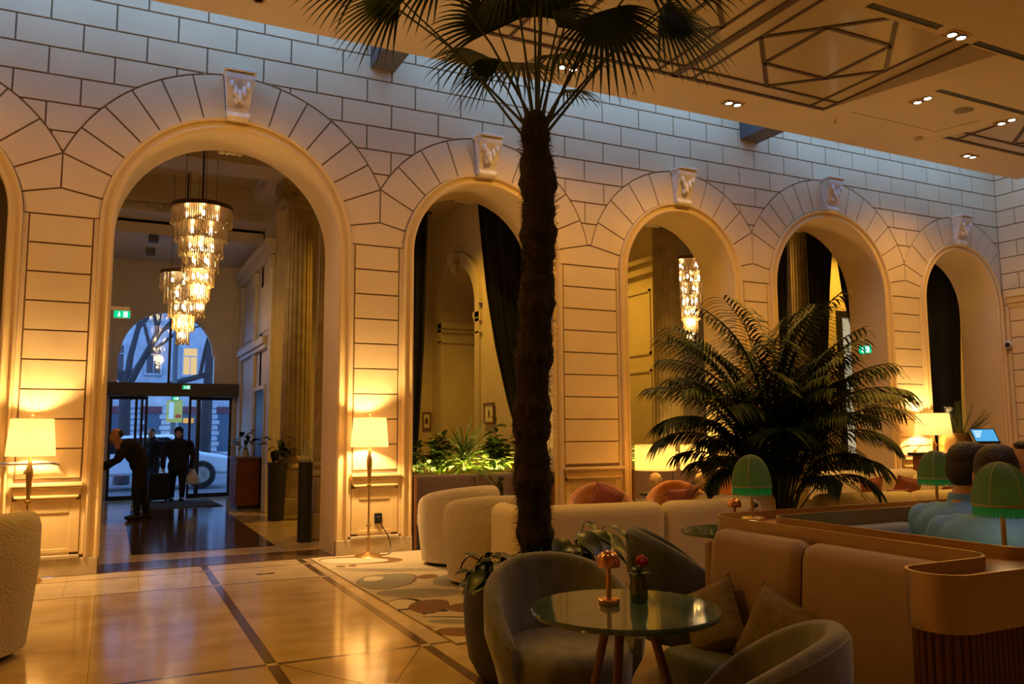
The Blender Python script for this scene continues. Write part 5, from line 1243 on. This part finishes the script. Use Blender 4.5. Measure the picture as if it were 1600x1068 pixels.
for i in range(20):
    az = i*2.4; el = R(rnd.uniform(15, 75)); mb = MB(); L = rnd.uniform(.55, .75); pr_ = Vector((cos(el)*cos(az), cos(el)*sin(az), sin(el))); sd = Vector((-sin(az), cos(az), 0))
    mb.tube([(0,0,0), pr_*L*.5, pr_*L+Vector((0,0,-.05))], [.01,.007,.003], 5)
    for k in range(16):
        s = .2+.8*k/15; c = pr_*L*s
        for sg in (-1, 1):
            d = (sd*sg+pr_*.6).normalized()*.13*(1.1-s*.5); n_ = pr_.cross(sd)*.006; mb.add([c-pr_*.006, c+pr_*.006, c+d], [(0,1,2)])
    mb.build('leaf', M['leafdark'], cy, smooth=False, fixn=False)

# ================================================================== VESTIBULE FURNITURE
cn = thing('console_cabinet', 'dark wooden console cabinet against the right vestibule wall', 'cabinet', (3.18, 6.35, 0)); MB().box(0, .40, 0, 1.0, .06, .90).build('body', M['deskwood'], cn, smooth=False, bevel=.008); MB().box(-.03, .42, -.03, 1.03, .90, .94).build('top', M['deskwood'], cn, smooth=False, bevel=.006)
for y0 in (.03, .515): d_ = MB().box(-.015, 0, y0, y0+.455, .10, .86).build('door', M['deskwood'], cn, smooth=False, bevel=.006); MB().ell((-.025, y0+(.41 if y0 < .3 else .05), .5), (.012,.012,.012), 8, 6).build('knob', M['brass'], d_)
MB().box(.02, .38, .02, .98, 0, .06).build('plinth', M['black'], cn, smooth=False)
pot_leaves('dark orchid-like plant on the console cabinet', 3.35, 6.6, 1.0, 16, .17, 31, spread=.14, h=.42, el=(-.4,.7)); t = thing('vase', 'small white vase on the console cabinet', 'vase', (3.35, 6.6, .94)); MB().lathe([(0,0),(.05,0),(.07,.06),(.05,.14),(.03,.17),(.025,.16),(0,.02)], n=20).build('vase_body', M['whiteplastic'], t); MB().lathe([(.028,.165),(.034,.17),(.028,.176),(.022,.17)], n=20).build('rim', M['whiteplastic'], t)
pot_leaves('dark broad-leaved plant left of the farther column pedestal', 3.50, 4.15, .92, 18, .20, 32, spread=.16, h=.42, el=(-.5,.6))
t = thing('floor_planter', 'black planter left of the farther column', 'planter', (3.50, 4.15, 0)); MB().lathe([(0,0),(.13,0),(.15,.9),(.13,.9),(.12,.85),(0,.85)], n=24).build('pot', M['pot'], t); MB().lathe([(.15,.88),(.158,.9),(.15,.92),(.13,.9)], n=24).build('rim', M['pot'], t)
t = thing('glass_bottle', 'clear glass bottle with a thin neck in front of the nearer column', 'bottle', (3.36, 1.35, 0)); MB().lathe([(0,1.02),(.07,1.02),(.075,1.04),(.075,1.16),(.05,1.21),(.014,1.25),(.014,1.36),(.02,1.37)], n=24).build('glass_body', M['clearglass'], t); MB().lathe([(.09,0),(.09,1.0),(.10,1.02),(0,1.02)], n=24).build('pedestal', M['black'], t)

# ================================================================== PEOPLE
def capsule(mb, a, b, ra, rb, n=12, m=6):
    a, b = Vector(a), Vector(b); d = b-a; L = d.length; t = d/L if L else Vector((0,0,1)); pts, rs = [], []
    for i in range(m+1): q = -PI/2+PI/2*i/m; pts.append(a+t*ra*sin(q)); rs.append(max(.002, ra*cos(q)))
    for i in range(m+1): q = PI/2*i/m; pts.append(b+t*rb*sin(q)); rs.append(max(.002, rb*cos(q)))
    mb.tube(pts, rs, n)
def solid(mb, name, m, parent, vox=.011, sm=6):
    o = mb.build(name, m, parent); r = o.modifiers.new('remesh', 'REMESH'); r.mode = 'VOXEL'; r.voxel_size = vox; r.use_smooth_shade = True
    s = o.modifiers.new('smooth', 'SMOOTH'); s.factor = .5; s.iterations = sm; return o
def head(mb, c, face, k=1.0):
    """skull, jaw, nose, ears, lips; face = unit horizontal direction"""
    c = Vector(c); f_ = Vector(face).normalized(); s = Vector((-f_.y, f_.x, 0)); rot = Matrix((s, f_, Vector((0,0,1)))).transposed()
    P = lambda a, b, z: c+(s*a+f_*b+Vector((0,0,z)))*k
    E = lambda p, r: mb.ell(p, tuple(q*k for q in r), 16, 12, 1, rot)
    E(P(0,0,.03), (.074,.095,.09)); E(P(0,.03,-.045), (.056,.066,.07)); E(P(0,.098,-.015), (.012,.02,.022)); E(P(0,.085,-.062), (.024,.016,.012)); E(P(0,.078,.025), (.055,.018,.012))
    for q in (-1, 1): E(P(q*.078,-.012,-.01), (.010,.022,.034)); E(P(q*.03,.082,.004), (.013,.012,.009))
    capsule(mb, P(0,-.02,-.05), P(0,-.035,-.17), .052*k, .058*k)
    return P, rot
def hand(mb, w_, d, pn, k=1.0, curl=.5):
    """palm and five fingers from wrist w_ along d, palm facing pn"""
    w_, d, pn = Vector(w_), Vector(d).normalized(), Vector(pn); pn = (pn-d*pn.dot(d)).normalized(); s = d.cross(pn)
    for q in (-.028, -.009, .010, .028): capsule(mb, w_+s*q*.7*k, w_+(d*.085+s*q)*k, .016*k, .013*k, 8, 4)
    for q, L in ((-.030,.062), (-.010,.074), (.011,.078), (.030,.070)):
        p = w_+(d*.09+s*q)*k; m1 = p+(d*cos(curl*.6)+pn*sin(curl*.6))*L*.5*k; m2 = m1+(d*cos(curl*1.7)+pn*sin(curl*1.7))*L*.5*k
        capsule(mb, p, m1, .0095*k, .009*k, 8, 4); capsule(mb, m1, m2, .009*k, .0075*k, 8, 4)
    p = w_+(d*.03+s*.03)*k; m1 = p+(d*.6+s*.7+pn*.3).normalized()*.045*k; capsule(mb, p, m1, .012*k, .010*k, 8, 4); capsule(mb, m1, m1+(d*.8+s*.2+pn*.4).normalized()*.035*k, .010*k, .008*k, 8, 4)
def seated_man(label, x, y, yaw, hx=0, hair_m='hair', lean=.10, head_face=None, arm_in=.0):
    """seated on a .46 m bench facing +X when yaw = 0"""
    T = thing('person', label, 'person', (x, y, .46), yaw, 'people seated inside the ledge')
    bd = MB(); hc = (lean+.07, hx, .765); P, rot = head(bd, hc, head_face or (1, .1, 0), 1.06)
    hand(bd, (.50,-.10,.30), (.9,.35,-.1), (0,0,-1)); hand(bd, (.50,.10,.30), (.9,-.35,-.1), (0,0,-1))
    capsule(bd, (lean+.03, hx, .66), (lean-.02, 0, .56), .058, .075)
    # legs under trousers and shoes share the body
    bd.ell((.0,0,.16), (.12,.16,.17), 16, 10); bd.ell((lean*.5,0,.36), (.11,.17,.20), 16, 10); capsule(bd, (lean-.02,-.14,.53), (lean-.02,.14,.53), .05, .05)
    for s in (-1, 1): capsule(bd, (lean*.8, s*.205, .53), (.19+arm_in, s*.28, .27), .05, .042); capsule(bd, (.19+arm_in, s*.28, .27), (.51, s*.10, .30), .042, .03)
    for s in (-1, 1): capsule(bd, (.02, s*.09, .03), (.42, s*.11, .03), .075, .06); capsule(bd, (.42, s*.11, .03), (.44, s*.11, -.38), .05, .04); capsule(bd, (.44, s*.11, -.42), (.58, s*.12, -.435), .035, .03)
    solid(bd, 'body', M['skin'], T, .009, 4)
    hr = MB(); E = lambda p, r: hr.ell(p, r, 18, 12, 1, rot)
    E(P(0,-.016,.052), (.083,.098,.085)); E(P(0,-.055,.0), (.078,.058,.085)); E(P(0,.03,.10), (.066,.06,.03))
    for q in (-1, 1): E(P(q*.066,-.015,.035), (.016,.05,.045))
    solid(hr, 'hair', M[hair_m], T, .008, 4)
    sh = MB()
    sh.ell((.0,0,.14), (.15,.19,.18), 20, 12); sh.ell((lean*.5,0,.34), (.145,.205,.20), 20, 12); sh.ell((lean*.8,0,.49), (.13,.245,.125), 20, 12); capsule(sh, (lean-.02,-.13,.555), (lean-.02,.13,.555), .055, .055); capsule(sh, (lean-.01,0,.56), (lean+.02,hx,.625), .085, .068)
    for s in (-1, 1): capsule(sh, (lean*.8, s*.19, .525), (.19+arm_in, s*.275, .27), .072, .060); capsule(sh, (.19+arm_in, s*.28, .27), (.48, s*.12, .30), .058, .044)
    solid(sh, 'shirt', M['shirt'], T, .010, 5)
    mb = MB(); mb.lathe([(.070,.0),(.074,.03),(.066,.055),(.060,.055),(.062,.0)], cx=lean+.012, cy=hx, cz=.60, n=24); mb.build('collar', M['shirt'], T)
    tr = MB(); 
    for s in (-1, 1): capsule(tr, (.0, s*.09, .05), (.42, s*.11, .04), .105, .078); capsule(tr, (.42, s*.11, .04), (.44, s*.11, -.36), .074, .055)
    solid(tr, 'trousers', M['navy'], T, .014, 4)
    return T
seated_man('man in a light blue shirt seen from behind, farther of the two, face turned right', 4.68, -6.85, R(8), head_face=(1,-.1,0))
seated_man('nearer man in a light blue shirt, seen from behind past the green lamp', 4.27, -7.27, R(10), head_face=(1,.3,0))
seated_man('dark-haired person almost cut off by the right edge behind the green lamp', 5.78, -6.70, R(170), head_face=(1,0,0))

def standing(label, x, y, yaw, pose):
    T = thing('person', label, 'person', (x, y, 0), yaw, 'people in the entrance'); bd, ct = MB(), MB()
    if pose == 'bend':      # leaning forward towards local -X, arm reaching
        hc = (-.36,0,1.36); P, rot = head(bd, hc, (-1,0,0), 1.0); capsule(bd, (-.30,0,1.25), (-.22,0,1.20), .055, .07)
        hand(bd, (-.66,-.10,.86), (-.8,.1,-.5), (0,0,-1)); hand(bd, (-.50,.16,.80), (-.7,-.1,-.6), (0,0,-1))
        bd.ell((.0,0,.92), (.12,.15,.17), 16, 10); bd.ell((-.10,0,1.10), (.11,.16,.18), 16, 10)
        for s, e, w_ in ((-1, (-.36,-.25,.98), (-.66,-.10,.86)), (1, (-.30,.25,.95), (-.50,.16,.80))): capsule(bd, (-.18,s*.12,1.18), (-.20,s*.20,1.20), .05, .05); capsule(bd, (-.20,s*.20,1.20), e, .045, .04); capsule(bd, e, w_, .038, .028)
        ct.ell((.0,0,.92), (.15,.19,.18), 18, 12); ct.ell((-.08,0,1.08), (.15,.20,.18), 18, 12); ct.ell((-.17,0,1.19), (.14,.21,.13), 18, 12)
        for s, e, w_ in ((-1, (-.36,-.25,.98), (-.62,-.12,.88)), (1, (-.30,.25,.95), (-.48,.17,.83))): capsule(ct, (-.20,s*.20,1.20), e, .072, .056); capsule(ct, e, w_, .054, .042)
        L = [((.02,-.09,.86),(-.04,-.10,.47),(-.02,-.10,.08),(-.14,-.11,.045)), ((.04,.09,.86),(.10,.11,.46),(.18,.12,.08),(.06,.13,.045))]
        skirt = True
    else:
        hc = (-.04,0,1.385); P, rot = head(bd, hc, (-1,0,0), .98); capsule(bd, (-.02,0,1.26), (0,0,1.18), .055, .07)
        bd.ell((0,0,.78), (.12,.16,.22), 16, 10); bd.ell((0,0,1.02), (.11,.17,.22), 16, 10); capsule(bd, (0,-.21,1.17), (0,.21,1.17), .05, .05)
        for s in (-1, 1): capsule(bd, (0,s*.215,1.17), (.02,s*.29,.93), .05, .042); capsule(bd, (.02,s*.29,.93), (-.06,s*.27,.68), .04, .028)
        ct.ell((0,0,.72), (.16,.20,.20), 18, 12); ct.ell((0,0,.96), (.155,.21,.22), 18, 12); ct.ell((0,0,1.15), (.135,.225,.13), 18, 12); capsule(ct, (0,0,1.18), (-.01,0,1.27), .10, .085)
        for s in (-1, 1): e = (.02,s*.29,.93); w_ = (-.06,s*.27,.70); capsule(ct, (0,s*.215,1.17), e, .075, .062); capsule(ct, e, w_, .06, .048); hand(bd, (-.06,s*.27,.69), (0,0,-1), (0,-s,0), 1, 1.0)
        L = [((0,-.09,.74),(-.03,-.10,.42),(.0,-.10,.08),(-.12,-.11,.045)), ((0,.09,.74),(.05,.10,.42),(.10,.11,.08),(.0,.12,.045))]
    for h_, k_, a_, t_ in L: capsule(ct, h_, k_, .10, .075); capsule(ct, k_, a_, .072, .052); capsule(bd, h_, k_, .075, .055); capsule(bd, k_, a_, .05, .035)
    solid(bd, 'body', M['skin'] if pose != 'bend' else M['skin'], T, .010, 3); solid(ct, 'dark_clothes', M['darkcloth'], T, .012, 4)
    hr = MB(); E = lambda p, r: hr.ell(p, r, 16, 10, 1, rot)
    if pose == 'hood': E(P(0,-.02,.05), (.095,.11,.095)); E(P(0,-.06,-.05), (.09,.07,.11)); solid(hr, 'hood', M['darkcloth'], T, .010, 3)
    else: E(P(0,-.03,.03), (.079,.085,.07)) if pose == 'bend' else E(P(0,-.015,.05), (.083,.098,.08)); solid(hr, 'hair', M['hair'], T, .009, 3)
    for h_, k_, a_, t_ in L: MB().ell((t_[0]*.45+a_[0]*.55, a_[1], .045), (.14,.052,.045), 14, 8).box(t_[0]-.02, a_[0]+.06, a_[1]-.04, a_[1]+.04, 0, .02).build('shoe', M['dark'], T)
    return T
standing('bald man in black bending forward at the left of the entrance', 1.50, 5.38, R(10), 'bend')
standing('hooded person in dark clothes walking in with a pale bag', 2.33, 8.75, R(80), 'hood')
standing('third person in dark clothes partly hidden behind the hooded person', 1.88, 9.9, R(60), 'stand')
bg_ = thing('carrier_bag', 'pale plastic carrier bag held by the hooded person', 'bag', (2.62, 8.70, .34)); mb = MB(); mb.lathe([(0,0),(.10,0),(.13,.05),(.12,.15),(.07,.24),(.03,.30)], n=20, sy=.55, fl=lambda a, z: 1+.07*sin(a*5+z*20)); mb.build('bag_body', M['whiteplastic'], bg_)
MB().tube([(-.03,0,.28),(-.02,0,.36),(0,0,.37),(.02,0,.36),(.03,0,.28)], .006, 6).build('handle', M['whiteplastic'], bg_)
sc_ = thing('suitcase', 'dark suitcase at the feet of the hooded person', 'suitcase', (1.98, 8.7, 0), R(10)); MB().box(-.2, .2, -.12, .12, .05, .58).build('shell', M['darkcloth'], sc_, bevel=.04); MB().tube([(-.1,0,.58),(-.1,0,.92),(.1,0,.92),(.1,0,.58)], .01, 6).build('handle', M['black'], sc_)
for sx in (-.15, .15): MB().ell((sx,0,.03),(.03,.03,.03),10,8).build('wheel', M['dark'], sc_)

# ================================================================== STREET THINGS
def branch(mb, p, d, L, r, depth, rr):
    p2 = p+d*L; mid = (p+p2)/2+Vector((rr.uniform(-.1,.1),)*3)*L*.3; mb.tube([p, mid, p2], [r, r*.85, r*.7], 6)
    if depth == 0: return
    for i in range(3 if depth > 1 else 3):
        nd = (d+Vector((rr.uniform(-.9,.9), rr.uniform(-.5,.5), rr.uniform(-.25,.7)))).normalized(); branch(mb, mid.lerp(p2, rr.uniform(.2, 1)), nd, L*rr.uniform(.55, .85), r*.55, depth-1, rr)
M['bark'] = mat('wet_bark', (.035,.035,.04), .9)
def tree(label, x, y, seed, lean, h):
    rr = random.Random(seed); T = thing('bare_tree', label, 'tree', (x, y, 0), 0, 'bare street trees'); mb = MB()
    mb.tube([(0,0,0), (lean[0]*.3, lean[1]*.3, h*.45), (lean[0], lean[1], h)], [.22,.17,.13], 10); mb.build('trunk', M['bark'], T)
    br = MB(); top = Vector((lean[0], lean[1], h))
    for i in range(5): branch(br, top-Vector((0,0,rr.uniform(0,.8))), Vector((rr.uniform(-.6,1.2), rr.uniform(-.4,.4), rr.uniform(.3,1))).normalized(), rr.uniform(1.8, 2.8), .10, 4, rr)
    br.build('branches', M['bark'], T)
tree('bare tree whose trunk forks at the left of the fanlight', 1.38, 15.5, 2, (.0, 0), 3.1); tree('slim bare tree seen through the right door pane', 3.67, 17.5, 5, (.15, 0), 5.0)
po = thing('traffic_sign', 'yellow and red sign on a tall pole outside the door', 'sign', (2.57, 14.5, 0)); MB().tube([(0,0,0),(0,0,6)], .07, 12).build('pole', M['beam'], po)
f_ = MB().box(-.18, .22, -.03, 0, 1.66, 2.26).build('board', mat('yellow_board', (.55,.45,.08), .5), po, smooth=False); f_.location = (0, -.08, 0); MB().box(-.12, .0, -.035, -.03, 1.76, 2.2).build('pale_field', M['whiteplastic'], f_, smooth=False); MB().prism([(.02,1.83),(.12,1.76),(.12,1.80),(.2,1.80),(.2,1.86),(.12,1.86),(.12,1.90)], -.036, -.03, lambda a, b, c: (a, c, b)).build('red_arrow', mat('red_print', (.5,.05,.02), .5), f_, smooth=False)
car = thing('parked_car', 'white car parked outside the right door pane', 'car', (1.85, 13.4, 0)); prof = [(-1.9,.35),(-1.95,.75),(-1.5,.85),(-1.0,1.3),(.6,1.35),(1.3,.9),(2.0,.78),(2.05,.35)]
MB().prism(prof, -.8, .8, lambda a, b, c: (a, c, b)).build('car_body', mat('white_car_paint', (.6,.64,.7), .2), car, bevel=.08)
MB().prism([(-1.35,.88),(-.95,1.24),(.5,1.28),(1.1,.9)], -.81, .81, lambda a, b, c: (a, c, b)).build('side_window', mat('car_glass', (.01,.012,.015), .05), car, smooth=False)
for x in (-1.25, 1.3): w_ = MB().lathe([(0,-.1),(.33,-.1),(.35,-.06),(.35,.06),(.33,.1),(0,.1)], n=24).build('wheel', M['dark'], car); w_.location = (x, -.76, .34); w_.rotation_euler = (PI/2, 0, 0); MB().lathe([(0,.10),(.2,.105),(.21,.09)], n=20).build('hubcap', M['chrome'], w_)
